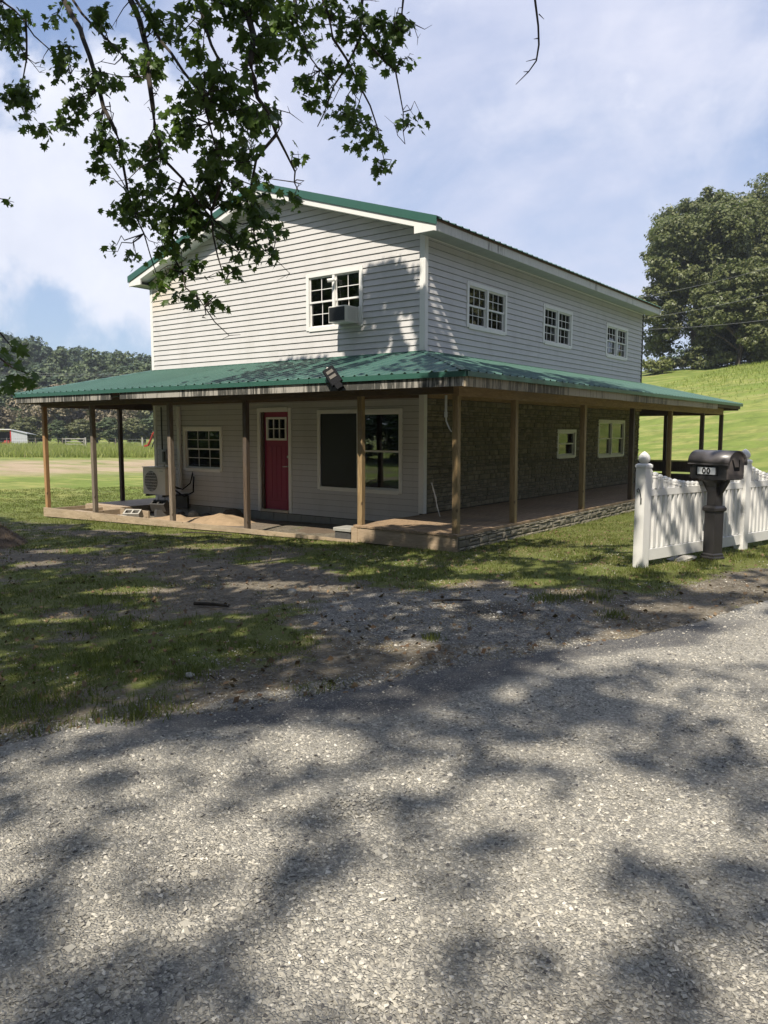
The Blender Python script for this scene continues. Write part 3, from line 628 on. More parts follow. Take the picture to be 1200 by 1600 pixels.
def ashlar(y0, y1, z0, z1, hs, hr, wr, holes, seed, split=.35):
    r = random.Random(seed); out = []; z = z0
    while z < z1-.02:
        h = min(r.uniform(*hr), z1-z)
        if z1-z-h < hr[0]*.6: h = z1-z
        y = y0
        while y < y1-.01:
            w = min(r.uniform(*wr), y1-y)
            if y1-y-w < .05: w = y1-y
            parts = [(y, y+w, z, z+h)]
            if r.random() < split: c = z+h*r.uniform(.4, .6); parts = [(y, y+w, z, c), (y, y+w, c, z+h)]
            for p in parts:
                for q in rects_minus(*p, holes):
                    if q[1]-q[0] > .03 and q[3]-q[2] > .02: out.append(q)
            y += w
        z += h
    return out
hb = [(a-.02, b+.02, c-.03, d+.02) for a, b, c, d in holes_rl]
m = MB()
for a, b, c, d in rects_minus(.088, LN-.005, ZD, 2.19, hb): m.box(-.003, .006, a, b, c, d)
m.build('mortar_bed', M['mortar'], HOUSE)
stone_field(ashlar(.09, LN-.01, ZD+.002, 2.185, None, (.07, .115), (.09, .24), hb, 5, .2), .006, 'stone', 'wall_stone', 300, lambda r: r[0]-r[2]*0, .034)
MB().box(.002, .07, .086, LN, 2.19, 2.32).build('ledger_board', M['beam_wood'], HOUSE)

# ---- main roof
RY0, RY1, RX = -.30, LN+.25, .45
RZ = 5.18; RM = .31; RID = (-W/2, RZ+RM*(RX+W/2))
def ribprof(s0, s1, pitch=.2286, off=0.):
    out = [s0]; k = math.floor((s0-off)/pitch)
    pts = []
    while off+k*pitch < s1+.1:
        c = off+k*pitch; pts += [(c-.030, 0), (c-.012, .020), (c+.012, .020), (c+.030, 0)]; k += 1
    res = [(s0, 0)]+[p for p in pts if s0+.001 < p[0] < s1-.001]+[(s1, 0)]
    return res
def slope_panels(E, a, b, z0, m, smin, smax, T, name, parent, mat, pw=.9144, off=.1, lap=0):
    """standing ribs run up the slope; E eave point (x,y) at s=0, a along the eave, b up the slope (plan), T(s)->(t0,t1)"""
    s = smin; i = 0
    while s < smax-.01:
        e = min(s+pw, smax); pr = ribprof(s, e, .2286, off); mb = MB(); vs = []; fs = []
        for (q, h) in pr:
            t0, t1 = T(q)
            for t in (t0, t1): vs.append((E[0]+a[0]*q+b[0]*t, E[1]+a[1]*q+b[1]*t, z0+m*t+h+.0015*(i % 2)))
        n = len(pr)
        for k in range(n-1): fs.append((2*k, 2*k+2, 2*k+3, 2*k+1))
        vs2 = [(x, y, z-.004) for x, y, z in vs]; N = len(vs); fs2 = [tuple(N+j for j in f[::-1]) for f in fs]
        edge = [(2*k, N+2*k, N+2*k+2, 2*k+2) for k in range(n-1)]
        mb.add(vs+vs2, fs+fs2+edge); mb.build(name, mat, parent); s = e; i += 1
slope_panels((RX, RY0), (0, 1), (-1, 0), RZ, RM, 0, RY1-RY0, lambda s: (-.03, RX+W/2), 'roof_panel', HOUSE, M['green'])
slope_panels((-W-RX, RY0), (0, 1), (1, 0), RZ, RM, 0, RY1-RY0, lambda s: (-.03, RX+W/2), 'roof_panel', HOUSE, M['green'])
MB().add([(-W/2-.16, RY0-.01, RID[1]-.02), (-W/2, RY0-.01, RID[1]+.045), (-W/2+.16, RY0-.01, RID[1]-.02), (-W/2-.16, RY1, RID[1]-.02), (-W/2, RY1, RID[1]+.045), (-W/2+.16, RY1, RID[1]-.02)], [(0, 1, 4, 3), (1, 2, 5, 4), (0, 2, 1), (3, 4, 5)]).build('ridge_cap', M['green_trim'], HOUSE)
for sx in (1, -1):
    xo = -W/2; X = lambda d: xo+sx*d; e = W/2+RX; zt = RID[1]
    def strip(y0, y1, ta, tb, name, mat, d0=0, d1=e, c=0):
        P = [(X(d0), y0, zt-RM*d0+tb), (X(d1), y0, zt-RM*d1+tb), (X(d1), y1, zt-RM*d1+tb), (X(d0), y1, zt-RM*d0+tb), (X(d0), y0, zt-RM*d0+ta), (X(d1), y0, zt-RM*d1+ta), (X(d1), y1, zt-RM*d1+ta), (X(d0), y1, zt-RM*d0+ta)]
        if sx < 0: P = [P[i] for i in (1, 0, 3, 2, 5, 4, 7, 6)]
        return MB().hexa(P).build(name, mat, HOUSE)
    strip(RY0-.022, RY0-.002, .028, -.11, 'rake_trim', M['green_trim']); strip(RY0-.018, RY0+.14, .034, .026, 'rake_trim', M['green_trim'])
    strip(RY0, RY0+.025, -.112, -.215, 'rake_board', M['trim'], 0, e-.02)
    strip(RY0+.027, -.002, -.20, -.21, 'rake_soffit', M['trim'], 0, e-.3)
    strip(RY1-.02, RY1, .02, -.2, 'rake_board', M['trim'])
    strip(RY0+.03, RY1-.03, -.008, -.05, 'roof_deck', M['rafter_wood'], .02, e-.02)
    # eave fascia, soffit
    x1 = X(e-.03); x0 = X(e-.055)
    MB().box(min(x0, x1), max(x0, x1), RY0+.03, RY1-.02, 4.985, RZ-.004).build('fascia', M['fascia_white'], HOUSE)
    y = RY0+.03; k = 0
    while y < RY1-.03:
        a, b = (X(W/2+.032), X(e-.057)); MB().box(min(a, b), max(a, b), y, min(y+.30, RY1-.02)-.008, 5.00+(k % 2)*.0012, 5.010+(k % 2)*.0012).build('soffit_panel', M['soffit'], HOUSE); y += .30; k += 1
    a, b = X(W/2-.02), X(e-.058); MB().box(min(a, b), max(a, b), RY0-.001, RY0+.028, 4.985, 5.115 if sx > 0 else 5.10).build('eave_return', M['trim'], HOUSE)
# ---- porch roof
EXR, EYF, EXL, EYB, ZE = 2.43, -2.577, -9.42, 13.25, 2.405
DR = ZB-ZE
dF, dR_, dL, dB = -EYF, EXR, -W-EXL, EYB-LN
def TF(s):
    x = EXL+s
    return (0, dF*min(1, max(0, (EXR-x)/dR_), max(0, (x-EXL)/dL)))
slope_panels((EXL, EYF), (1, 0), (0, 1), ZE, DR/dF, 0, EXR-EXL, TF, 'porch_roof_panel', HOUSE, M['green'])
def TR(s):
    y = EYF+s
    return (0, dR_*min(1, max(0, (y-EYF)/dF), max(0, (EYB-y)/dB)))
slope_panels((EXR, EYF), (0, 1), (-1, 0), ZE, DR/dR_, 0, EYB-EYF, TR, 'porch_roof_panel', HOUSE, M['green'])
slope_panels((EXL, EYF), (0, 1), (1, 0), ZE, DR/dL, 0, EYB-EYF, lambda s: (0, dL*min(1, max(0, s/dF), max(0, (EYB-EYF-s)/dB))), 'porch_roof_panel', HOUSE, M['green'])
slope_panels((EXL, EYB), (1, 0), (0, -1), ZE, DR/dB, 0, EXR-EXL, lambda s: (0, dB*min(1, max(0, s/dL), max(0, (EXR-EXL-s)/dR_))), 'porch_roof_panel', HOUSE, M['green'])
def capline(p, q, w, name, mat, h=.03):
    p = np.array(p, float); q = np.array(q, float); d = q-p; n = np.array([-d[1], d[0], 0]); n = n/np.linalg.norm(n)*w; u = np.array([0, 0, h])
    dn = np.array([0, 0, -w*.12]); MB().add([p-n+dn+u*.5, p+u, p+n+dn+u*.5, q-n+dn+u*.5, q+u, q+n+dn+u*.5], [(0, 1, 4, 3), (1, 2, 5, 4), (0, 2, 1), (3, 4, 5), (0, 3, 5, 2)]).build(name, mat, HOUSE)
for p, q in (((EXR, EYF, ZE), (0, 0, ZB)), ((EXL, EYF, ZE), (-W, 0, ZB)), ((EXR, EYB, ZE), (0, LN, ZB))): capline(p, q, .055, 'hip_cap', M['green'], .026)
m = MB(); m.box(-W, .07, -.07, -.022, ZB-.02, ZB+.012); m.box(.024, .075, .09, LN, ZB-.02, ZB+.012); m.build('flashing', M['green_trim'], HOUSE)
# drip edges and fascia boards, one board at a time
def run(axis, c0, c1, a0, a1, z0, z1, name, mat, cuts, wob=0):
    e = [a0]+cuts+[a1]
    for i in range(len(e)-1):
        o = wob*(random.random()-.5); m = MB()
        if axis == 'x': m.box(e[i], e[i+1]-.006, c0+o, c1+o, z0+o, z1)
        else: m.box(c0+o, c1+o, e[i], e[i+1]-.006, z0+o, z1)
        m.build(name, mat, HOUSE)
run('x', EYF-.012, EYF+.02, EXL, EXR, ZE-.075, ZE-.004, 'drip_edge', M['green_trim'], [-6.4, -3.4, -.4])
run('y', EXR-.02, EXR+.012, EYF+.03, EYB, ZE-.07, ZE-.004, 'drip_edge', M['green_trim'], [.5, 3.5, 6.5, 9.5])
run('x', EYF+.02, EYF+.06, EXL+.06, -5.72, 2.205, ZE-.045, 'fascia_board', M['fascia_dirty'], [], .004)
run('x', EYF+.02, EYF+.06, -5.42, EXR-.045, 2.205, ZE-.045, 'fascia_board', M['fascia_dirty'], [-2.1, .25], .004)
run('y', EXR-.06, EXR-.02, EYF+.03, 10.5, 2.20, ZE-.045, 'fascia_board', M['fascia_wood'], [-.15, 3.4, 7.0], .006)
run('y', EXR-.09, EXR-.06, 10.52, EYB, 2.26, ZE-.045, 'fascia_board', M['dark_post'], [])
run('y', EXL, EXL+.04, EYF+.02, EYB, 2.19, ZE-.04, 'fascia_board', M['fascia_wood'], [3])
run('x', EYB-.06, EYB-.02, EXL+.05, EXR-.1, 2.22, ZE-.045, 'fascia_board', M['dark_post'], [-4])
# beams on the posts
PX, PY, PLX, PBY = 1.93, -1.95, -9.28, 12.95
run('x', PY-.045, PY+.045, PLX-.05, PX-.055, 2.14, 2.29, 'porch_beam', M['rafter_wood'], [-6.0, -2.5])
run('y', PX-.045, PX+.045, PY-.06, PBY, 2.10, 2.28, 'porch_beam', M['beam_wood'], [2.62, 8.0])
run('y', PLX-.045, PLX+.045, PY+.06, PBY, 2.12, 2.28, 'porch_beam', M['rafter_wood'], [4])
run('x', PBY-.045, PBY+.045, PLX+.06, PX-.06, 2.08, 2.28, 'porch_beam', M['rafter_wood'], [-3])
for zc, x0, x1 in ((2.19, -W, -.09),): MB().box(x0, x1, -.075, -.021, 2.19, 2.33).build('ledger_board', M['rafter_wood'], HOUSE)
def rafters():
    def raf(p, q, mat='rafter_wood'):
        p = np.array(p, float); q = np.array(q, float); d = q-p; n = np.array([-d[1], d[0], 0]); n = n/np.linalg.norm(n)*.019; u = np.array([0, 0, .12])
        MB().hexa([p-n-u, p+n-u, q+n-u, q-n-u, p-n, p+n, q+n, q-n]).build('rafter', M[mat], HOUSE)
    g = -.03
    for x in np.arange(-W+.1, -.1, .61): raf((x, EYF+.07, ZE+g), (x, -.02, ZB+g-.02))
    for y in np.arange(.2, LN, .61): raf((EXR-.1, y, ZE+g+.01), (.03, y, ZB+g-.02), 'beam_wood')
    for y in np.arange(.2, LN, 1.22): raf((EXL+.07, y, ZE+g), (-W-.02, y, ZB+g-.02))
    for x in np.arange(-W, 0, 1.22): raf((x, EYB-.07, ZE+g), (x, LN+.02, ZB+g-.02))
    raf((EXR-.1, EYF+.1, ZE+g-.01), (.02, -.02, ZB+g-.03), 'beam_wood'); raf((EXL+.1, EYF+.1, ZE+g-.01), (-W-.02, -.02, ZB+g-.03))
rafters()
def post(x, y, z0, z1, mat, label=None, w=.072, lean=(0, 0), twist=0.):
    h = w/2*1.28; m = MB()
    c = .006; ring = [(-h+c, -h), (h-c, -h), (h, -h+c), (h, h-c), (h-c, h), (-h+c, h), (-h, h-c), (-h, -h+c)]; n = 5; vs = []; fs = []
    for i in range(n):
        t = i/(n-1); ox = lean[0]*t+.006*math.sin(3*t+x); oy = lean[1]*t
        vs += [(ox+a, oy+b, (z1-z0)*t) for a, b in ring]
    for i in range(n-1):
        for k in range(8): fs.append((i*8+k, i*8+(k+1) % 8, i*8+8+(k+1) % 8, i*8+8+k))
    fs += [tuple(range(7, -1, -1)), tuple((n-1)*8+k for k in range(8))]
    m.add(vs, fs); o = m.build('porch_post', M[mat], HOUSE); o.location = (x, y, z0)
    if label: o['label'] = label
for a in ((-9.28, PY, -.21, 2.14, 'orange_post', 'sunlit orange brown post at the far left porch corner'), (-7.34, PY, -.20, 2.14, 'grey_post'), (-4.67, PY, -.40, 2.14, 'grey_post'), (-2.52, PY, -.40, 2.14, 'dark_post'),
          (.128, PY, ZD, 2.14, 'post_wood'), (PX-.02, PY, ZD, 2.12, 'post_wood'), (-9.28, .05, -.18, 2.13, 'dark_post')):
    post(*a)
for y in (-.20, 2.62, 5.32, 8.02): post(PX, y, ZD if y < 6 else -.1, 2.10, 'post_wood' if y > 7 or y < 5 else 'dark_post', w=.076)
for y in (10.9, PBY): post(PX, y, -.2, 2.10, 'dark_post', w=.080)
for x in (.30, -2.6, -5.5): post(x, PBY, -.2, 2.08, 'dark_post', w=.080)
m = MB()
for i, (a, b) in enumerate(((.02, .30), (.36, .68))): m = MB(); m.box(-2.6, PX-.06, PBY-.03, PBY+.02, a, b); m.build('rail_board', M['dark_post'], HOUSE)
MB().box(-2.6, PX-.06, PBY-.05, PBY+.03, .685, .715).build('top_rail', M['dark_post'], HOUSE)
# ---- deck
def deck():
    n = 14; w = (2.0-.045)/n
    for k in range(n):
        x = .045+k*w; y0 = -2.05 if k else -2.03; cut = random.uniform(2.5, 6)
        if k == 0: segs = [(-2.05, -.05)] ; x = .045
        segs = [(-2.05, cut-.002), (cut+.002, 8.2), (8.204, 13.3)]
        for a, b in segs:
            o = MB().bbox(0, w-.006, 0, b-a, -.036, 0, .003).build('deck_plank', M['deck_wood'], HOUSE); o.location = (x, a, ZD+random.uniform(-.002, .002))
    # front skirt of plywood and dark gap below the planks
    MB().box(.045, 1.985, -2.035, -2.012, -.17, ZD-.042).build('skirt_panel', M['ply'], HOUSE)
    MB().box(.0, .12, -2.045, -1.9, -.19, ZD-.040).build('skirt_block', M['ply'], HOUSE)
    MB().box(.045, .08, -2.0, -.03, -.2, ZD-.04).build('joist', M['rafter_wood'], HOUSE)
    MB().box(1.95, 1.985, -2.0, 13.2, -.22, ZD-.04).build('skirt_backing', M['mortar'], HOUSE)
    zt = ZD-.04; rs = ashlar(-2.0, 10.5, -.21, zt, None, (.075, .13), (.10, .34), [], 9, .3)
    stone_field(rs, 1.986, 'skirt_stone', 'skirt_stone', 300, lambda r: r[0], .028)
    # long sill board of the unfinished front porch
    for a, b, z in ((-9.33, -7.45, 0), (-7.445, -3.9, 0), (-3.895, -.02, 0)):
        q = lambda x: -.195+.0045*(x+9.3)
        MB().hexa([(a, -2.045, q(a)-.205+.018*(a+9.3)), (b, -2.045, q(b)-.205+.018*(b+9.3)), (b, -2.0, q(b)-.205+.018*(b+9.3)), (a, -2.0, q(a)-.205+.018*(a+9.3)), (a, -2.045, q(a)), (b, -2.045, q(b)), (b, -2.0, q(b)), (a, -2.0, q(a))]).build('sill_board', M['skirt_wood'], HOUSE)
    MB().box(-9.24, -9.12, -2.0, -1.88, -.5, -.215).build('pier_block', M['brick_dark'], HOUSE)
    # left side deck, part planked
    k = 0
    for y in np.arange(-.95, 5.0, .145):
        x0 = -9.33; x1 = -7.86; MB().bbox(x0, x1, y, y+.138, -.215, -.185, .003).build('deck_plank', M['ply'], HOUSE); k += 1
    for x in (-9.3, -8.55, -7.85): MB().box(x, x+.04, -1.99, 5, -.36, -.22).build('joist', M['skirt_wood'], HOUSE)
    MB().box(-9.25, -6.75, -1.02, -.98, -.42, -.20).build('joist', M['skirt_wood'], HOUSE)
    MB().box(-8.3, -7.5, -1.9, -1.78, -.24, -.21).build('loose_plank', M['skirt_wood'], HOUSE)
deck()

# ------------------------------------------------------------------ things on and by the house
def ac_window():
    t = thing('window_air_conditioner', 'window air conditioner with dark rear grille sticking out of the upper front window', 'air conditioner', (-1.69, 0, 3.615))
    b = MB(); b.bbox(-.215, .215, -.40, .02, 0, .30, .012); b.build('case', M['ac_cream'], t)
    f = MB(); f.box(-.185, .185, -.412, -.402, .025, .275); f.build('coil_panel', M['ac_dark'], t)
    f = MB()
    for k in range(16): z = .035+k*.0152; f.box(-.18, .18, -.418, -.413, z, z+.003)
    f.build('grille_bars', M['dark_metal'], t)
    l = MB()
    for k in range(9): y = -.33+k*.026; l.box(.2155, .222, y, y+.014, .04, .26)
    l.build('side_louvers', M['ac_cream'], t)
    MB().box(.222, .262, -.05, -.036, 0, .31).build('side_curtain', M['white_plastic'], t)
    MB().box(-.2, .28, -.10, -.04, -.045, -.004).build('support_shelf', M['steel'], t)
ac_window()
def camera_sec():
    t = thing('security_camera', 'small white bullet camera mounted on the upper front window frame', 'camera', (-2.04, -.03, 4.46))
    MB().lathe([(.03, 0), (.03, .02), (.02, .03)]).build('mount', M['white_plastic'], t)
    MB().tube([(0, -.01, .01), (0, -.07, .01), (-.03, -.1, .005)], [.012, .014, .016], 8).build('arm', M['white_plastic'], t)
    MB().tube([(0, -.06, .01), (-.08, -.15, -.01)], [.034, .034], 12).build('body', M['white_plastic'], t)
    MB().tube([(-.08, -.15, -.01), (-.092, -.163, -.013)], [.028, .024], 12).build('lens', M['black_plastic'], t)
    MB().tube([(.02, 0, 0), (.04, .0, -.3), (.05, .01, -.75)], .008, 6).build('cable', M['white_plastic'], t)
camera_sec()
def solar():
    t = thing('solar_floodlight', 'black solar flood light with two lamp panels leaning on the front porch roof edge', 'floodlight', (.20, -2.60, 2.28))
    zl = Vector((-.38, .12, .33)).normalized(); yl = (Vector(CF.tolist())); yl = (yl-zl*yl.dot(zl)).normalized(); xl = yl.cross(zl)
    t.matrix_world = Matrix.Translation(tuple(np.array([.22, -2.60, 2.27])-CF*.16)) @ Matrix((xl, yl, zl)).transposed().to_4x4()
    MB().bbox(-.095, .095, -.02, .02, .02, .40, .015).build('body', M['black_plastic'], t)
    for z in (.13, .24): MB().bbox(-.055, .055, -.028, -.021, z+.01, z+.078, .003).build('lamp_panel', M['lamp_lens'], t)
    MB().lathe([(.015, 0), (.018, .01), (.0, .02)], (0, -.03, .36), 10).build('sensor', M['white_plastic'], t)
    MB().box(-.05, .05, -.018, .04, -.09, .03).build('bracket', M['black_plastic'], t)
solar()
def condenser():
    t = thing('heat_pump_condenser', 'cream mini split condenser unit with round fan grille on the house corner', 'air conditioner', (-6.88, -.59, .15))
    MB().bbox(-.41, .41, -.16, .14, 0, .60, .012).build('case', M['ac_cream'], t)
    MB().box(-.42, .42, -.17, .15, .605, .625).build('lid', M['ac_cream'], t)
    m = MB()
    c = (-.10, -.172, .30); r = .235; n = 26
    vs = [(c[0]+r*math.cos(6.2832*k/n), c[1]+.010, c[2]+r*math.sin(6.2832*k/n)) for k in range(n)]; m.add(vs+[(c[0], c[1]+.010, c[2])], [(k, (k+1) % n, n) for k in range(n)]); m.build('fan_opening', M['ac_dark'], t)
    g = MB()
    for rr in np.arange(.03, .25, .028): g.tube([(c[0]+rr*math.cos(6.2832*k/24), c[1], c[2]+rr*math.sin(6.2832*k/24)) for k in range(25)], .0028, 4, False)
    for k in range(7): z = -.20+k*.066; w = math.sqrt(max(.0, r*r-z*z)); g.box(c[0]-w, c[0]+w, c[1]-.008, c[1]-.003, c[2]+z-.004, c[2]+z+.004)
    g.build('fan_guard', M['white_plastic'], t)
    MB().box(.22, .34, -.166, -.161, .52, .55).build('badge', M['steel'], t)
    b = MB(); b.box(-.32, -.28, -.16, .56, -.05, -.005); b.box(.28, .32, -.16, .56, -.05, -.005); b.box(-.33, .33, .50, .555, -.35, -.05); b.build('bracket', M['dark_metal'], t)
    p = MB()
    for k, o in enumerate((0, .03, .06)): p.tube([(.41, .02+o, .25), (.50, .02+o, .20-o), (.56, .2, .12), (.58, .40, .25), (.55, .50, .45+o)], .014-.003*k, 7)
    p.tube([(.42, .1, .1), (.55, .25, -.05), (.62, .45, .05), (.56, .52, .4)], .02, 7); p.build('refrigerant_lines', M['black_plastic'], t)
condenser()
t = thing('line_set_cover', 'tall pale conduit channel running up the siding beside the small window', 'conduit', (-6.83, -.02, .1))
MB().bbox(-.045, .045, -.065, -.002, .1, 2.05, .008).build('channel', M['trim'], t); MB().tube([(-.03, -.07, 2.05), (-.05, -.1, 1.8), (.0, -.08, 1.55)], .01, 6).build('cable', M['white_plastic'], t)
t = thing('electric_meter_box', 'grey electric box with conduit on the left end of the front wall', 'meter box', (-7.36, -.022, .82))
MB().bbox(-.13, .13, -.12, 0, 0, .33, .01).build('box', M['shed_metal'], t); MB().bbox(.03, .12, -.15, -.122, .04, .29, .01).build('cover', M['dark_metal'], t); MB().tube([(-.10, -.04, .33), (-.10, -.04, 1.33)], .018, 8).build('conduit', M['dark_metal'], t); MB().tube([(-.05, -.04, 0), (-.05, -.04, -.9)], .018, 8).build('conduit', M['steel'], t)
t = thing('porch_ceiling_light', 'small white box light under the left end of the porch roof', 'light', (-7.9, -1.1, 2.24))
MB().bbox(-.12, .12, -.06, .06, -.05, .12, .01).build('case', M['white_plastic'], t); MB().tube([(.12, 0, .05), (.3, .05, .0), (.45, .1, .10)], .009, 6).build('cable', M['white_plastic'], t)
t = thing('eave_light_bracket', 'pale wedge bracket in the gap of the front fascia', 'bracket', (-5.50, -2.52, 2.22))
MB().add([(0, 0, .10), (.08, 0, .17), (.08, 0, .02), (0, .05, .10), (.08, .05, .17), (.08, .05, .02)], [(0, 1, 2), (5, 4, 3), (0, 3, 4, 1), (1, 4, 5, 2), (2, 5, 3, 0)]).build('plate', M['trim'], t)
def drain():
    t = thing('drain_pipe', 'short white drain pipe bending down behind the deck corner post', 'pipe', (1.72, -1.95, 1.62))
    MB().tube([(0, 0, .50), (0, .0, .22)], .018, 10).build('pipe', M['white_plastic'], t)
    MB().tube([(0, 0, .26), (0, 0, .18)], .024, 10).build('coupling', M['white_plastic'], t)
    MB().tube([(0, 0, .2), (.01, 0, .12), (.06, 0, .02), (.10, 0, -.03)], [.014, .012, .010, .010], 8).build('hose', M['white_plastic'], t)
    t = thing('rope', 'frayed white rope hanging against the stone wall onto the deck', 'rope', (.55, -.55, ZD))
    pts = [(0, .0, .62), (.02, .04, .50), (.04, .07, .36), (.05, .1, .2), (.08, .16, .03)]
    for k in range(3): MB().tube([(p[0]+.01*math.sin(3*i+2*k), p[1]+.012*math.cos(2*i+k), p[2]) for i, p in enumerate(pts)], [.004, .006, .008, .006, .004], 5).build('strand', M['white_plastic'], t)
drain()
t = thing('antenna_mast', 'thin grey mast rising above the roof ridge among the branches', 'antenna', (-7.5, 3.0, 5.2))
MB().tube([(0, 0, 0), (0, 0, 3.9)], .028, 8).build('mast', M['steel'], t)
def blob(name, rx, ry, h, mat, seed, sub=22, rough=.25):
    us = np.linspace(-1, 1, sub); X, Y = np.meshgrid(us, us); r = np.hypot(X, Y); Z = np.clip(1-r**1.4, -.1, 1)*(1+rough*(fbm(X, Y, .35, seed)-.5)*4)-.05
    X2 = X*rx*(1+.1*fbm(Y, X, .5, seed)); Y2 = Y*ry; i = np.arange(sub*sub).reshape(sub, sub)
    F = np.stack([i[:-1, :-1], i[:-1, 1:], i[1:, 1:], i[1:, :-1]], -1).reshape(-1, 4); return npmesh(name, np.stack([X2, Y2, Z*h], -1).reshape(-1, 3), F, True)
def rock(name, s, mat, parent=None, seed=1):
    r = np.random.RandomState(seed); V = []; 
    for i in range(5):
        z = -1+i*.5; rr = math.sqrt(max(.08, 1-z*z))
        for k in range(7): V.append((rr*math.cos(k*.897)*s[0]*(1+.25*r.randn()*.6), rr*math.sin(k*.897)*s[1]*(1+.25*r.randn()*.6), z*s[2]))
    F = [(i*7+k, i*7+(k+1) % 7, i*7+7+(k+1) % 7, i*7+7+k) for i in range(4) for k in range(7)]
    m = MB(); m.add(V, F+[tuple(range(6, -1, -1)), tuple(28+k for k in range(7))]); return m.build(name, M[mat], parent)
GZ = float(zg(-5, -1))
for nm, lab, loc, s, h, mt, sd in (('sand_pile', 'sunlit heap of tan sand inside the unfinished front porch', (-4.35, -1.0, GZ), (1.25, .8), .20, 'sand', 1), ('sand_pile', 'low spread of tan sand between the two grey front posts', (-5.5, -1.25, GZ), (1.0, .6), .13, 'sand', 2),
                           ('dirt_mound', 'small dark mound of soil against the siding left of the door', (-4.75, -.3, GZ), (.42, .25), .30, 'soil', 4), ('dirt_mound', 'dark soil spread under the wide front window', (-1.6, -.9, -.33), (1.7, .9), .12, 'soil', 6)):
    o = link(nm, blob(nm, s[0], s[1], h, None, sd), M[mt]); o.location = loc; tag(o, lab, 'heap')
def cinder(loc, rz, tilt, label, mat='brick_dark'):
    t = thing('concrete_block', label, 'block', loc, rz, 'blocks lying beside the condenser'); t.rotation_euler[0] = tilt
    m = MB(); m.box(-.19, .19, -.095, -.06, 0, .19); m.box(-.19, .19, .06, .095, 0, .19)
    for a in (-.19, -.017, .156): m.box(a, a+.034, -.06, .06, 0, .19)
    m.build('block', M[mat], t)
cinder((-6.95, -1.25, -.36), .5, .5, 'pale hollow concrete block leaning below the condenser', 'pale_stone'); cinder((-6.55, -.75, -.36), 1.2, 0, 'dark hollow block under the condenser nearest the siding'); cinder((-6.6, -.78, -.165), .3, .5, 'dark hollow block lying tilted on another block')
t = thing('pale_brick', 'small pale brick lying on the sill side below the condenser', 'brick', (-7.0, -1.55, -.36), .3); MB().bbox(-.13, .13, -.06, .06, 0, .10, .008).build('body', M['pale_stone'], t)
for i, (x, y, s) in enumerate(((-6.0, -.35, .14), (-5.6, -.32, .11), (-5.3, -.28, .09), (-6.3, -.45, .10))):
    o = rock('rubble_stone', (s*1.3, s*.8, s*.7), 'brick_dark' if i % 2 else 'concrete', None, i+3); o.location = (x, y, GZ+.03); tag(o, ['largest grey rubble lump below the small window', 'dark rubble lump right of the largest one under the small window', 'smallest grey rubble lump near the soil mound', 'dark rubble lump nearest the condenser'][i], 'stone', 'rubble along the foundation')
def walkway():
    t = thing('board_walkway', 'weathered plank platform lying in front of the red door', 'platform', (-3.7, -.95, -.30)); 
    for k in range(6): MB().bbox(-.75, .95-.06*k, -.8+k*.26, -.8+k*.26+.245, 0, .035+.004*(k % 2), .004).build('plank', M['grey_post'], t)
    for x in (-.7, .5): MB().box(x, x+.08, -.78, .72, -.09, -.001).build('bearer', M['dark_post'], t)
    t = thing('loose_board', 'dark loose board sloping beside the door platform', 'board', (-2.75, -1.05, -.33), R_(62)); t.rotation_euler[1] = R_(3)
    MB().bbox(-.7, .7, -.05, .05, 0, .04, .004).build('body', M['dark_post'], t)
    t = thing('stone_step_block', 'low grey block step beside the left end of the deck', 'block', (-.22, -1.85, -.19)); MB().bbox(-.17, .17, -.16, .16, 0, .16, .015).build('base', M['brick_dark'], t); MB().bbox(-.19, .19, -.18, .18, .162, .215, .012).build('cap', M['concrete'], t)
walkway()
def mound():
    c = at(-48, 818, 12.9); x, y = float(c[0]), float(c[1]); z = float(zg(x, y))
    t = thing('brush_mound', 'mound of brown cuttings and dirt at the left edge of the yard', 'heap', (x, y, z))
    link('soil_heap', blob('soil_heap', .95, .9, .50, None, 12), M['soil'], t); n = 1800; a = RS.rand(n)*6.28; r = np.sqrt(RS.rand(n)); X = np.cos(a)*r*.9; Y = np.sin(a)*r*.85; h = .55*np.clip(1-r**1.4, 0, 1)
    me = blades('twigs', X, Y, .03+.05*RS.rand(n), .012, None, 3., lambda p, q: h); tag(link('cuttings', me, M['litter'], t), kind='stuff')
mound()

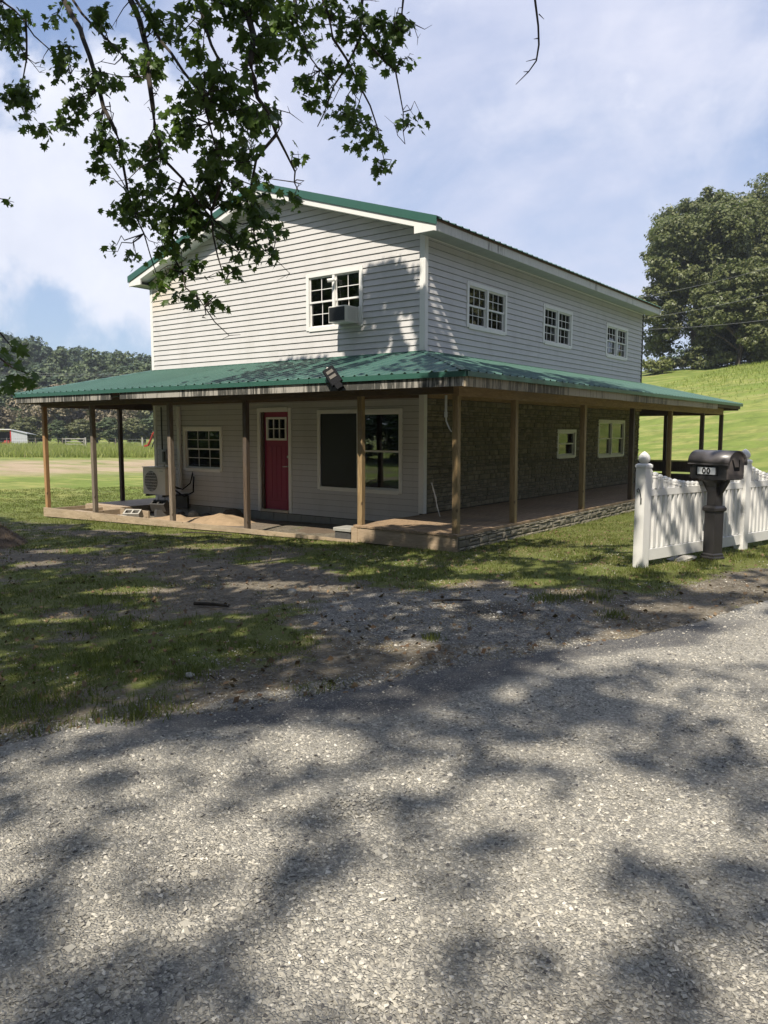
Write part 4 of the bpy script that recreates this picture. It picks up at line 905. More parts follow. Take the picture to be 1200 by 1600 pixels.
# ------------------------------------------------------------------ picket fence
def fence():
    P0 = np.array([4.78, -2.36]); P1 = np.array([5.40, -.06]); d = (P1-P0); L = float(np.linalg.norm(d)); d = d/L; ang = math.atan2(d[1], d[0]); z0 = float(zg(*P0))
    t = thing('picket_fence', 'white vinyl picket fence with scalloped top and ball capped posts', 'fence', (P0[0], P0[1], 0), ang)
    def fpost(s, zb, top, h=.065):
        m = MB(); m.square_stack([(h, zb-.12), (h, top-.02), (h-.006, top-.014)], (s, 0)); po = m.build('fence_post', M['vinyl_white'], t)
        c = MB(); c.square_stack([(h+.008, top-.016), (h+.008, top+.012), (h-.012, top+.03), (h-.02, top+.034)], (s, 0)); c.build('post_cap', M['vinyl_white'], po)
        c = MB(); c.lathe([(.046, .030), (.040, .038), (.060, .052), (.070, .078), (.067, .105), (.055, .130), (.036, .152), (.014, .168), (.003, .174)], (s, 0, top), 18); c.build('ball_finial', M['vinyl_white'], po, True)
        return po
    for i in range(4):
        s0 = i*L; gz = -.05+.02*i; fp = fpost(s0, gz if i else -.06, 1.19-(.0 if i else 0))
        if i == 3: break
        a, b = s0+.066, s0+L-.066
        MB().bbox(a, b, -.026, .026, .825, .915, .006).build('fence_rail', M['vinyl_white'], t); MB().bbox(a, b, -.028, .028, .045, .185, .006).build('fence_rail', M['vinyl_white'], t)
        n = 21
        for k in range(n):
            u = (k+.5)/n; s = a+(b-a)*u; top = 1.175-.205*math.sin(math.pi*u)**.8; h = .026
            m = MB(); m.square_stack([(h, .19), (h, .82)], (0, 0)); m.square_stack([(h, .917), (h, top-.075), (h+.006, top-.073), (h+.006, top-.055), (h-.004, top-.05), (h+.004, top-.035), (h-.003, top-.012), (.003, top)], (0, 0))
            o = m.build('picket', M['vinyl_white'], t); o.location = (s, RS.normal(0, .0015), 0); o.rotation_euler = (RS.normal(0, .006), RS.normal(0, .006), 0)
    hk = MB(); pts = [(-.069, -.02, .80), (-.082, -.02, .86), (-.085, -.005, .905), (-.085, .012, .925), (-.085, .028, .91), (-.085, .022, .885), (-.085, .008, .882)]
    t2 = thing('scroll_hook', 'small curled black metal hook screwed to the fence end post', 'hook', (P0[0], P0[1], 0), ang); hk.tube(pts, .006, 6); hk.build('hook', M['dark_metal'], t2)
    MB().box(-.072, -.067, -.028, -.012, .74, .81).build('plate', M['dark_metal'], t2)
fence()
def mailbox():
    ang = math.atan2(-.44, .897); x, y = 5.31, -1.20; z = float(zg(x, y)); T = 1.49
    t = thing('mailbox', 'dark brown plastic post mailbox numbered 00 in front of the white fence', 'mailbox', (x, y, z-.01), ang)
    m = MB(); m.square_stack([(.105, -.05), (.105, .035), (.094, .05), (.094, .075), (.080, .09), (.080, .62)], (0, 0)); m.build('post_base', M['mail_dark'], t)
    m = MB(); m.square_stack([(.080, .621), (.102, .640), (.102, .672), (.080, .70)], (0, 0)); m.build('post_collar', M['mail_dark'], t)
    m = MB(); m.square_stack([(.066, .701), (.066, .94)], (0, 0)); m.square_stack([(.068, .941), (.09, .99), (.108, 1.015), (.128, 1.03), (.128, 1.038)], (0, 0)); m.build('post_shaft', M['mail_dark'], t)
    for sx, sy in ((-1, 0), (1, 0)):
        m = MB(); m.add([(sx*.08, -.02, .82), (sx*.08, -.02, .99), (sx*.20, -.02, 1.038), (sx*.20, -.02, 1.015), (sx*.08, .02, .82), (sx*.08, .02, .99), (sx*.20, .02, 1.038), (sx*.20, .02, 1.015)], [(0, 1, 2, 3), (7, 6, 5, 4), (0, 4, 5, 1), (2, 6, 7, 3), (3, 7, 4, 0)]); m.build('brace', M['mail_dark'], t)
    hl, hw, z0, z1 = .275, .155, 1.04, 1.245
    b = MB(); b.bbox(-hl, hl, -hw+.012, hw-.012, z0, z1, .010); B = b.build('box', M['mail_dark'], t)
    # side panel frame and number plate (side that faces the yard corner)
    yv = -hw+.012; p = MB()
    p.box(-.19, .15, yv-.004, yv-.0005, 1.195, 1.205); p.box(-.19, .15, yv-.004, yv-.0005, 1.085, 1.095); p.box(-.19, -.18, yv-.004, yv-.0005, 1.095, 1.195); p.box(.14, .15, yv-.004, yv-.0005, 1.095, 1.195); p.build('plate_frame', M['black_plastic'], B)
    MB().box(-.165, .11, yv-.004, yv-.001, 1.100, 1.190).build('number_plate', M['plate'], B)
    def zero(cx):
        vs = []; n = 20
        for k in range(n):
            a = 2*math.pi*k/n
            for r1, r2 in ((.030, .041), (.0105, .021)): vs.append((cx+r1*math.cos(a), yv-.0065, 1.145+r2*math.sin(a)))
        fs = [(2*k, 2*((k+1) % n), 2*((k+1) % n)+1, 2*k+1) for k in range(n)]; MB().add(vs, fs).build('digit_zero', M['ink'], B)
    zero(-.062); zero(.006)
    # arched roof
    def arch(x0, x1, r, zc, dz, th, name, mat, par):
        n = 14; vs = []; fs = []
        for xx in (x0, x1):
            for q in (0, th):
                for k in range(n+1):
                    a = math.pi*k/n; vs.append((xx, -(r-q)*math.cos(a), zc+(dz-q)*math.sin(a)**.85))
        N = n+1
        for k in range(n): fs += [(k, k+1, 2*N+k+1, 2*N+k), (N+k, 3*N+k, 3*N+k+1, N+k+1), (k, N+k, N+k+1, k+1), (2*N+k, 2*N+k+1, 3*N+k+1, 3*N+k)]
        fs += [(0, 2*N, 3*N, N), (n, N+n, 3*N+n, 2*N+n)]
        return MB().add(vs, fs).build(name, mat, par, True)
    rf = arch(-hl-.03, hl+.045, hw+.014, z1-.006, .165, .018, 'roof', M['mail_roof'], t)
    MB().box(-hl-.03, hl+.04, -hw-.016, -hw+.01, z1-.022, z1-.007).build('roof_lip', M['mail_roof'], rf); MB().box(-hl-.03, hl+.04, hw-.01, hw+.016, z1-.022, z1-.007).build('roof_lip', M['mail_roof'], rf)
    # end walls (door with latch)
    def endw(xx, th, name, mat):
        n = 12; r = hw-.012; vs = []; pr = [(-r, z0+.012), (r, z0+.012)]+[(r*math.cos(math.pi*k/n), z1+.135*math.sin(math.pi*k/n)**.85) for k in range(n+1)]
        N = len(pr); vs = [(xx, a, b) for a, b in pr]+[(xx+th, a, b) for a, b in pr]; fs = [tuple(range(N))[::-1], tuple(range(N, 2*N))]+[(i, (i+1) % N, N+(i+1) % N, N+i) for i in range(N)]
        return MB().add(vs, fs).build(name, mat, t)
    dr = endw(hl+.001, .018, 'mailbox_door', M['mail_door']); endw(-hl-.012, .010, 'back_wall', M['mail_dark'])
    xx = hl+.020; MB().add([(xx, -.085, 1.29), (xx, -.06, 1.29), (xx, -.02, 1.20), (xx, .045, 1.20), (xx, .045, 1.29), (xx, .062, 1.29), (xx, .062, 1.15), (xx, -.035, 1.15)], [(0, 1, 2, 7), (7, 2, 3, 6), (3, 4, 5, 6)]).build('latch', M['black_plastic'], dr)
    for dz in (1.08, 1.105): MB().box(xx, xx+.004, -.12, .12, dz, dz+.006).build('door_rib', M['mail_door'], dr)
    o = rock('flat_stone', (.20, .12, .045), 'pale_stone', None, 31); o.location = (5.02, -1.52, z+.01); o.rotation_euler = (0, R_(-8), .8); tag(o, 'flat tan stone at the fence foot just left of the mailbox post', 'stone')
mailbox()
# small yard oddments
for i, (x, y, s, mt, lab) in enumerate(((4.55, -5.45, .022, 'vinyl_white', 'tiny white pebble on the dark soil patch'), (2.05, -5.55, .05, 'pale_stone', 'pale round stone lying in the shaded grass'), (3.68, -8.25, .03, 'pale_stone', 'pale stone at the grass edge near the road'))):
    o = rock('pebble', (s*1.3, s, s*.6), mt, None, 50+i); o.location = (x, y, float(zg(x, y))+.02); tag(o, lab, 'stone')
o = rock('road_chunk', (.028, .02, .010), 'soil', None, 73); o.location = (7.28, -9.95, float(zroad(7.28, -9.95))+.006); tag(o, 'reddish brown stone in the dirt at the bottom right', 'stone')
def stick(a, b, r, lab):
    za, zb_ = (float(zg(*p))+.03 for p in (a, b)); m = MB(); mid = ((a[0]+b[0])/2+.03, (a[1]+b[1])/2, (za+zb_)/2+.01); o = m.tube([(*a, za), mid, (*b, zb_)], [r, r*.9, r*.6], 6).build('fallen_stick', M['twig_bark']); tag(o, lab, 'stick')
stick((3.72, -5.30), (4.05, -5.10), .012, 'short dark stick on the gravel in front of the deck'); stick((-3.6, -2.55), (-2.5, -2.35), .014, 'long pale stick lying along the front sill board'); stick((1.7, -6.6), (2.1, -6.5), .02, 'short thick stick in the shaded yard')

# ------------------------------------------------------------------ trees
def leafcloud(name, C, Nrm, size, rs, asp=.62):
    n = len(C); rv = rs.normal(0, 1, (n, 3)); nn = Nrm+rs.normal(0, .55, (n, 3)); nn /= np.linalg.norm(nn, axis=1)[:, None]+1e-9
    a = np.cross(nn, rv); a /= np.linalg.norm(a, axis=1)[:, None]+1e-9; b = np.cross(nn, a); s = (size*(.6+.8*rs.rand(n)))[:, None]/2
    a = a*s; b = b*s*asp; V = np.stack([C-a, C-b*.9+a*.1, C+a, C+b+a*.1], 1).reshape(-1, 3); return npmesh(name, V, np.arange(4*n).reshape(-1, 4))
def crown(name, blobs, n, size, seed, inner=.25, flat=.85):
    """leaf faces spread through overlapping clumps of clumps"""
    rs = np.random.RandomState(seed); B = np.array(blobs, float); w = B[:, 3]**2; pick = rs.choice(len(B), n, p=w/w.sum())
    # sub clumps
    K = 46; sub = rs.normal(0, 1, (len(B), K, 3)); sub /= np.linalg.norm(sub, axis=2)[:, :, None]; sub *= (.55+.45*rs.rand(len(B), K, 1)); sub[:, :, 2] *= flat
    k = rs.randint(0, K, n); r = B[pick, 3]; cc = B[pick, :3]+sub[pick, k]*r[:, None]
    d = rs.normal(0, 1, (n, 3)); d /= np.linalg.norm(d, axis=1)[:, None]; rr = (rs.rand(n)**.5)[:, None]*r[:, None]*(.26+.14*((k*7) % 5)[:, None]/4)
    P = cc+d*rr*np.array([1, 1, .62]); out = P-B[pick, :3]; out /= np.linalg.norm(out, axis=1)[:, None]+1e-9
    return leafcloud(name, P, d*.7+out*.5+np.array([0, 0, .7]), np.full(n, size), rs)
def limbs(m, base, h, r, seed, n=6, spread=.5):
    rr = random.Random(seed); top = (base[0]+rr.uniform(-.05, .05)*h, base[1]+rr.uniform(-.05, .05)*h, base[2]+h*.8)
    pts = [np.array(base)+(np.array(top)-np.array(base))*t+np.array([rr.uniform(-.02, .02)*h*(t > 0), rr.uniform(-.02, .02)*h*(t > 0), 0]) for t in (0, .08, .3, .55, .8, 1)]
    m.tube(pts, [r*1.35, r, r*.8, r*.6, r*.35, r*.1], 8)
    for i in range(n):
        t = rr.uniform(.25, .75); a = rr.uniform(0, 6.28); p = np.array(base)+(np.array(top)-np.array(base))*t; L = h*spread*(1-t*.5); q = p+np.array([math.cos(a)*L*.5, math.sin(a)*L*.5, L*.35]); s = p+np.array([math.cos(a)*L, math.sin(a)*L, L*.6])
        m.tube([p, q, s], [r*.4, r*.25, r*.06], 6)
def hero_oak(px, dist, h, wid, label, seed, n, size=.30, mat='oak_leaf', nb=34, group='trees at the top of the hill'):
    c = at(px, 673, dist); x, y = float(c[0]), float(c[1]); z = float(zg(x, y)); t = thing('oak_tree', label, 'tree', (x, y, z), 0, group); rs = np.random.RandomState(seed)
    m = MB(); limbs(m, (0, 0, -.4), h*.8, h*.025, seed, 9); m.build('trunk', M['bark'], t)
    bl = []
    for i in range(nb):
        a = rs.rand()*6.28; u = rs.rand(); zc = h*(.10+.78*u); rad = wid/2*math.sqrt(max(.05, 1-((zc/h-.44)/.60)**2)); q = rad*(.35+.42*rs.rand()); bl.append((q*math.cos(a), q*math.sin(a), zc, wid*.145*(.8+.6*rs.rand())))
    bl.append((0, 0, h*.86, wid*.16)); link('crown', crown('crown', bl, n, size, seed), M[mat], t); return t
hero_oak(1084, 76, 17.4, 13.8, 'huge round oak with the left edge of its crown beside the house roof', 3, 120000)
hero_oak(1185, 80, 19.6, 15.5, 'taller broad oak behind the round one at the right edge', 5, 120000)
hero_oak(1150, 70, 9.0, 9.5, 'low spreading oak with dark hanging branches in front of the big oaks', 8, 50000, .28)
hero_oak(1262, 74, 15.5, 11, 'oak just beyond the right edge of the view on the hill top', 9, 20000, .36)
def bush(px, dist, w, h, mat, label, seed, n=2600, size=.22, group='bushes along the hill crest'):
    c = at(px, 673, dist); x, y = float(c[0]), float(c[1]); z = float(zg(x, y)); rs = np.random.RandomState(seed); t = thing('bush', label, 'bush', (x, y, z), 0, group)
    bl = [((rs.rand()-.5)*w, (rs.rand()-.5)*w*.5, h*(.25+.35*rs.rand()), h*.36) for _ in range(7)]; m = MB()
    for k in range(3): m.tube([(0, 0, -.1), ((rs.rand()-.5)*w*.5, (rs.rand()-.5)*w*.3, h*.6)], [.04, .01], 5)
    m.build('stem', M['bark'], t); link('leaves', crown('leaves', bl, n, size, seed), M[mat], t)
bush(1030, 74, 3.2, 2.0, 'bush_yellow', 'pale yellow green bush on the crest just right of the house', 1); bush(1052, 76, 2.6, 1.8, 'far_olive', 'olive bush between the pale bush and the oak trunk', 2)
bush(1130, 71, 4.0, 1.6, 'bush_yellow', 'yellowish bush under the oaks at the crest', 3); bush(1178, 74, 6, 3.0, 'oak_leaf', 'dark green bush under the tallest oak', 4); bush(1085, 75, 5.5, 2.4, 'far_dark', 'dark shaded bush beneath the round oak', 5)
def hill_lane():
    V = []; pts = np.linspace(1135, 1420, 14)
    for px in pts:
        u = CF+CR*(px-600)/FPX
        for sv in (59.6, 60.9): k = (sv-.35*CAM[0]-.94*CAM[1])/(.35*u[0]+.94*u[1]); p = CAM+u*k; V.append((p[0], p[1], float(zg(p[0], p[1]))+.12))
    F = [(2*i, 2*i+2, 2*i+3, 2*i+1) for i in range(len(pts)-1)]; m = MB().add(V, F); tag(m.build('path', M['pale_stone']), kind='structure')
hill_lane()
def treeproto(name, seed, h, w, n, size, shape='round'):
    rs = np.random.RandomState(seed); m = MB(); limbs(m, (0, 0, -.5), h*.75, h*.022, seed, 5); bl = []
    nb = 13
    for i in range(nb):
        a = rs.rand()*6.28; u = i/(nb-1); lo = .22 if shape == 'round' else .12; zc = h*(lo+(.88-lo)*u); prof = math.sin(math.pi*min(1, .18+.78*u))**.7 if shape == 'round' else (1.05-u)*.9
        q = w*.30*prof*rs.rand()**.5; bl.append((q*math.cos(a), q*math.sin(a), zc, w*.20*(.6+.5*prof)))
    o1 = m.build('trunk', M['bark']).data; o = [q for q in COL.objects if q.data == o1][0]; COL.objects.unlink(o)
    return (o1, crown(name+'_crown', bl, n, size, seed))
PR = [treeproto('ta', 11, 10, 8, 6500, .42), treeproto('tb', 12, 10, 7, 6500, .42), treeproto('tc', 13, 10, 9, 6500, .45), treeproto('td', 14, 10, 6, 5000, .42, 'cone'), treeproto('te', 15, 10, 8, 1800, .36)]
def faded(me, mat):
    c = me.copy(); c.materials.clear(); c.materials.append(M[mat]); return c
_cache = {}
def fartree(px, dist, h, wf, k, mat, label, group, seed):
    c = at(px, 673, dist); x, y = float(c[0]), float(c[1]); z = float(zg(x, y)); t = thing('tree', label, 'tree', (x, y, z), seed*1.7, group); s = h/10
    tr = link('trunk', PR[k][0], M['bark'], t); tr.scale = (s, s, s)
    if (k, mat) not in _cache: _cache[(k, mat)] = faded(PR[k][1], mat)
    cr = link('crown', _cache[(k, mat)], None, t); cr.scale = (s*wf, s*wf, s)
near = [(-60, 112, 10, 1.1, 0, 'far_olive'), (-20, 108, 9, 1.0, 2, 'far_tan'), (14, 112, 8.6, 1.1, 1, 'far_green'), (44, 110, 9.6, 1.0, 4, 'far_tan'), (70, 114, 8.0, 1.1, 0, 'far_olive'), (98, 108, 8.8, 1.1, 2, 'far_tan'), (128, 112, 7.6, 1.2, 1, 'far_olive'), (152, 108, 7.8, 1.1, 0, 'far_tan'),
        (178, 112, 8.6, 1.1, 2, 'far_olive'), (204, 108, 7.6, 1.1, 4, 'far_tan'), (226, 112, 8.6, 1.1, 1, 'far_olive'), (252, 110, 8, 1.1, 0, 'far_green'), (285, 112, 8.5, 1.1, 2, 'far_olive'), (320, 112, 8.5, 1.1, 1, 'far_olive')]
words = ['olive', 'tan', 'mid green', 'brownish thin', 'olive broad', 'tan broad', 'low olive', 'low tan', 'leafy olive', 'sparse tan', 'upright olive', 'mid green round', 'round olive', 'farthest right olive']
for i, (px, d, h, wf, k, mat) in enumerate(near):
    fartree(px, d, h, wf, k, mat, '%s tree in the row behind the meadow' % words[i], 'low trees in a row behind the meadow', i+1)
for i in range(22):                                                     # low brush closing the foot of the row
    px = -70+i*20; c = at(px+random.uniform(-6, 6), 673, 104+random.uniform(-3, 3)); x, y = float(c[0]), float(c[1])
    if i % 2 or 5 < px < 30: continue
    fartree(px, 106, 3.6+random.random()*1.4, 2.0, 1+(i//2) % 2, 'far_olive' if i % 4 else 'far_green', ['dark', 'light', 'wide', 'low', 'rounded', 'ragged', 'small', 'dense', 'tangled', 'leafy', 'last'][i//2]+' shrub at the foot of the meadow tree row', 'shrubs at the foot of the tree row', i+40)
far = []
for i in range(20):
    px = -60+i*17.5; far.append((px+random.uniform(-4, 4), 165+18*(i % 3), 0))
def skyline(px): return np.interp(px, [-60, 0, 40, 70, 100, 130, 150, 170, 195, 215, 232, 260, 400], [520, 517, 524, 536, 540, 541, 545, 548, 544, 550, 556, 556, 552])
fw = ['tall dark', 'bluish', 'dense', 'pointed', 'broad', 'pale', 'rounded', 'narrow', 'leafy', 'shaded']
for i, (px, d, _) in enumerate(far):
    c = at(px, 673, d); zb = float(zg(float(c[0]), float(c[1]))); top = 1.6+(673-float(skyline(px))-(i % 3 == 1)*-3+((i*7) % 5)*1.6-4)*d/FPX
    fartree(px, d, max(6, top-zb), 1.0 if i % 4 else 1.2, [0, 1, 3, 2][i % 4], 'far_dark' if i % 3 else 'far_green', '%s green tree on the wooded rise beyond the meadow, %s row' % (fw[i % 10], ['front', 'middle', 'rear'][i % 3]), 'forest trees on the rise beyond the meadow', i+90)
# second rank fills between
for i in range(16):
    px = -50+i*20; d = 150; c = at(px, 673, d); zb = float(zg(float(c[0]), float(c[1]))); h = (673-575+random.uniform(-10, 10))*d/FPX+1.6-zb
    fartree(px, d, h, 1.4, i % 3, 'far_dark' if i % 2 else 'far_green', '%s tree low on the wooded rise behind the tan trees' % ['squat', 'broad', 'pale', 'dusky', 'lopsided', 'bright', 'slender', 'shaggy', 'dome shaped', 'ragged', 'leaning', 'bluish', 'flat topped', 'twin crowned', 'stubby', 'last visible'][i], 'trees low on the wooded rise', i+140)

for i, (px, d, h) in enumerate(((1330, 78, 16), (1440, 72, 17), (1570, 66, 16), (1720, 60, 15), (1900, 56, 16), (2150, 52, 15), (2500, 48, 16))):
    fartree(px, d, h, 1.35, i % 3, 'oak_leaf', '%s oak on the hill far beyond the right edge of the view' % ['first', 'second', 'third', 'fourth', 'fifth', 'sixth', 'seventh'][i], 'oaks on the hill outside the view', i+200)
for i, (x, y, h) in enumerate(((-48, -22, 13), (-40, -30, 15), (-31, -34, 14), (-22, -37, 16), (-13, -36, 14), (-4, -39, 16), (5, -37, 15), (14, -40, 16), (23, -37, 14), (32, -33, 15), (40, -26, 16), (45, -16, 15), (48, -5, 14), (50, 7, 15), (-36, -40, 17), (0, -46, 18), (20, -47, 18))):
    t = thing('tree', '%s roadside tree behind the viewer' % ['first', 'second', 'third', 'fourth', 'fifth', 'sixth', 'seventh', 'eighth', 'ninth', 'tenth', 'eleventh', 'twelfth', 'thirteenth', 'fourteenth', 'fifteenth', 'sixteenth', 'seventeenth'][i], 'tree', (x, y, float(zg(x, y))), i*2.1, 'trees behind the viewer'); q = h/10
    tr = link('trunk', PR[i % 3][0], M['bark'], t); tr.scale = (q, q, q); cr = link('crown', faded(PR[i % 3][1], 'maple_leaf') if i < 3 else _b[i % 3], None, t); cr.scale = (q*1.35, q*1.35, q)
    if i < 3: _b = (_b if i else [])+[cr.data]
for i, (x, y, h) in enumerate(((25, -6, 17), (29, 3, 19), (27, 12, 17), (33, 20, 19), (34, -14, 18))):  # unseen trees added to cut the sky light on the right wall
    t = thing('tree', '%s unseen tall tree added right of the road to dim the house wall' % ['first', 'second', 'third', 'fourth', 'fifth'][i], 'tree', (x, y, float(zg(x, y))), i*1.1, 'tall trees added across the road'); q = h/10
    tr = link('trunk', PR[i % 3][0], M['bark'], t); tr.scale = (q, q, q); cr = link('crown', _b[i % 3], None, t); cr.scale = (q*1.2, q*1.2, q)
for i in range(26):  # unseen bushes added so the windows reflect something dark
    a = R_(-165+i*6.6); x, y = 4+39*math.cos(a), -4+35*math.sin(a)
    t = thing('bush', 'unseen bush added behind the viewer for the window reflections', 'bush', (x, y, float(zg(x, y))-.9), i*1.3, 'bushes added behind the viewer'); cr = link('leaves', _b[i % 3], None, t); cr.scale = (.85, .85, .52)
def meadow():
    n = 52000; dl = 60+36*RS.rand(n)**1.0; px = RS.rand(n)*520-160; C = CAM[None, :2]+np.stack([(CF[0]+CR[0]*(px-600)/FPX)*dl, (CF[1]+CR[1]*(px-600)/FPX)*dl], -1)
    me = blades('meadow', C[:, 0], C[:, 1], .35+.45*RS.rand(n)*(.6+.8*fbm(C[:, 0], C[:, 1], 6, 3)), .07, None, .7); tag(link('meadow_grass', me, M['tall_grass']), 'tall yellow green meadow grass along the wire fence', 'grass', kind='stuff')
    n = 60000; s = RS.rand(n)*34+32; q = RS.rand(n)*70-40; x = .35*s-.94*q+0; y = .94*s+.35*q; k = (x > -38) & (RS.rand(n) < sstep(34, 56, s)) & ((s < 58.5) | (s > 62) | (x < -16))
    me = blades('hillgrass', x[k], y[k], .10+.2*RS.rand(int(k.sum())), .06, None, .9); tag(link('hill_grass', me, M['hill_blade']), 'rough grass on the upper slope of the hill', 'grass', kind='stuff')
meadow()
def wirefence():
    t = thing('wire_fence', 'old wire fence with wooden posts across the meadow', 'fence', (0, 0, 0)); P = []
    for px, d in ((-40, 86), (10, 86), (55, 86), (97, 88), (133, 80), (180, 84), (222, 82), (262, 82), (310, 82)):
        c = at(px, 673, d); x, y = float(c[0]), float(c[1]); z = float(zg(x, y)); P.append((x, y, z)); big = px in (133, 222)
        m = MB(); m.tube([(0, 0, -.2), (.02, 0, 1.35 if big else 1.25)], [.10 if big else .06, .09 if big else .05], 7); o = m.build('fence_post', M['pale_post' if big else 'grey_post'], t); o.location = (x, y, z)
    for h in (.5, .85, 1.15): MB().tube([(p[0], p[1], p[2]+h) for p in P], .012, 4).build('wire', M['wire'], t)
    MB().tube([(P[3][0], P[3][1], P[3][2]+1.1), (P[4][0], P[4][1], P[4][2]+1.2)], .05, 6).build('top_rail', M['pale_post'], t)
    t = thing('metal_gate', 'pale tubular farm gate in the meadow fence left of the second porch post', 'gate', (0, 0, 0)); a, b = at(102, 673, 84), at(130, 673, 82); z = -.5
    for h in (.3, .6, .9, 1.2): MB().tube([(a[0], a[1], z+h), (b[0], b[1], z+h)], .035, 6).build('gate_bar', M['pale_post'], t)
    for p in (a, b): MB().tube([(p[0], p[1], z+.25), (p[0], p[1], z+1.25)], .04, 6).build('gate_upright', M['pale_post'], t)
wirefence()
def shed():
    c = at(17, 673, 97); t = thing('open_shed', 'low metal livestock shed with open dark front and red corner post', 'shed', (float(c[0]), float(c[1]), -.5), R_(YAW+4)); h = 2.15
    # local x right, y away
    m = MB(); m.box(-4.2, -.05, 2.9, 3.0, 0, h-.3); m.build('back_wall', M['shed_dark'], t)
    for k in range(8): MB().box(.02+k*.245, .02+k*.245+.235, -.02-.0*k, .03, 0, h+.0-k*.06).build('wall_panel', M['shed_metal'], t)
    MB().box(-4.2, -4.12, 0, 3, 0, h).build('end_wall', M['shed_metal'], t)
    MB().hexa([(-4.4, -.2, h), (.05, -.2, h), (.05, 3.1, h-.25), (-4.4, 3.1, h-.25), (-4.4, -.2, h+.1), (.05, -.2, h+.1), (.05, 3.1, h-.15), (-4.4, 3.1, h-.15)]).build('roof', M['white_plastic'], t)
    MB().hexa([(.05, -.2, h-.02), (2.05, -.2, h-.5), (2.05, 3.1, h-.7), (.05, 3.1, h-.25), (.05, -.2, h+.08), (2.05, -.2, h-.42), (2.05, 3.1, h-.62), (.05, 3.1, h-.15)]).build('roof', M['shed_metal'], t)
    MB().box(-.12, .0, -.05, .07, 0, h).build('corner_post', M['red_paint'], t)
    m = MB(); m.box(-1.3, -.2, .4, 1.1, .1, .55); m.box(-1.1, -.5, .5, 1.0, .55, .8); tt = thing('red_feeder', 'small red feeder box inside the open shed', 'feeder', (float(c[0]), float(c[1]), -.5), R_(YAW+4)); m.build('body', M['red_paint'], tt)
    MB().tube([(-1.3, .3, .3), (-.2, .3, .3)], .06, 6).build('rail', M['red_paint'], tt)
shed()
def playset():
    c = at(244, 673, 70); t = thing('playground_slide', 'red and white slide of a playset seen just left of the house corner', 'slide', (float(c[0]), float(c[1]), -.5), R_(YAW)); 
    pts = [(0.5, 0, 2.2), (.1, 0, 2.15), (-.3, 0, 1.7), (-.55, 0, 1.1), (-.75, 0, .7), (-1.05, 0, .62)]; V = []; F = []
    for x, y, z in pts: V += [(x, -.28, z+.14), (x, -.26, z), (x, .26, z), (x, .28, z+.14)]
    for i in range(len(pts)-1):
        for k in range(3): F.append((4*i+k, 4*i+4+k, 4*i+5+k, 4*i+1+k))
    MB().add(V, F).build('chute', M['red_paint'], t); MB().box(-.02, .5, -.35, .35, 2.25, 3.0).build('tower_panel', M['white_plastic'], t)
    for x, y in ((-.0, -.3), (.5, -.3), (0, .3), (.5, .3)): MB().box(x, x+.08, y, y+.08, 0, 3.1).build('leg', M['red_paint'], t)
    MB().tube([(-.1, 0, 1.4), (-.75, .3, 0)], .05, 6).build('leg', M['dark_metal'], t)
playset()
def wires():
    for (a, b, d0, d1, lab) in (((1000, 465), (1290, 392), 70, 52, 'highest power line crossing in front of the hill oaks'), ((1000, 499), (1290, 436), 70, 52, 'middle power line crossing in front of the hill oaks'), ((985, 516), (1290, 487), 70, 52, 'lowest power line crossing in front of the hill oaks')):
        P = [at(a[0]+(b[0]-a[0])*t, a[1]+(b[1]-a[1])*t+5*math.sin(math.pi*t), d0+(d1-d0)*t) for t in np.linspace(0, 1, 12)]; tag(MB().tube(P, .016, 5).build('power_line', M['wire']), lab, 'wire', 'power lines over the hill')
    for (y0, y1, lab) in ((582, 587, 'upper power line in front of the wooded rise'), (585, 590, 'lower power line in front of the wooded rise')):
        P = [at(-80+440*t, y0+(y1-y0)*t, 98) for t in np.linspace(0, 1, 8)]; tag(MB().tube(P, .014, 5).build('power_line', M['wire']), lab, 'wire', 'power lines over the meadow')
wires()

# ------------------------------------------------------------------ the maples over the yard
LEAF_H = [(.05, .0), (.40, -.02), (.30, .17), (.60, .42), (.30, .44), (.36, .66), (.13, .66)]
LO = np.array([(x, y) for x, y in LEAF_H]+[(0, 1.0)]+[(-x, y) for x, y in LEAF_H[::-1]]); LC = np.array([(0, .36)])
LP = np.vstack([LO, LC]); LZ = -.22*np.abs(LP[:, 0])-.18*np.clip(LP[:, 1]-.4, 0, 1)**1.2
LV = np.column_stack([LP[:, 0], LP[:, 1], LZ]); NL = len(LO); LFc = np.array([(i, (i+1) % NL, NL) for i in range(NL)])
def leaf_frames(C, size, rs, droop=.6):
    n = len(C); a = rs.rand(n)*6.283; d = np.stack([np.cos(a), np.sin(a), -droop-rs.rand(n)*.9], -1); d /= np.linalg.norm(d, axis=1)[:, None]
    up = np.stack([rs.normal(0, .45, n), rs.normal(0, .45, n), np.ones(n)], -1); s = np.cross(d, up); s /= np.linalg.norm(s, axis=1)[:, None]; nn = np.cross(s, d)
    sz = size*(.45+.85*rs.rand(n)); return s, d, nn, sz
def leaves_mesh(name, C, s, d, nn, sz):
    V = C[:, None]+(LV[None, :, 0, None]*s[:, None]+LV[None, :, 1, None]*d[:, None]+LV[None, :, 2, None]*nn[:, None])*sz[:, None, None]
    F = LFc[None]+(NL+1)*np.arange(len(C))[:, None, None]; return npmesh(name, V.reshape(-1, 3), F.reshape(-1, 3))
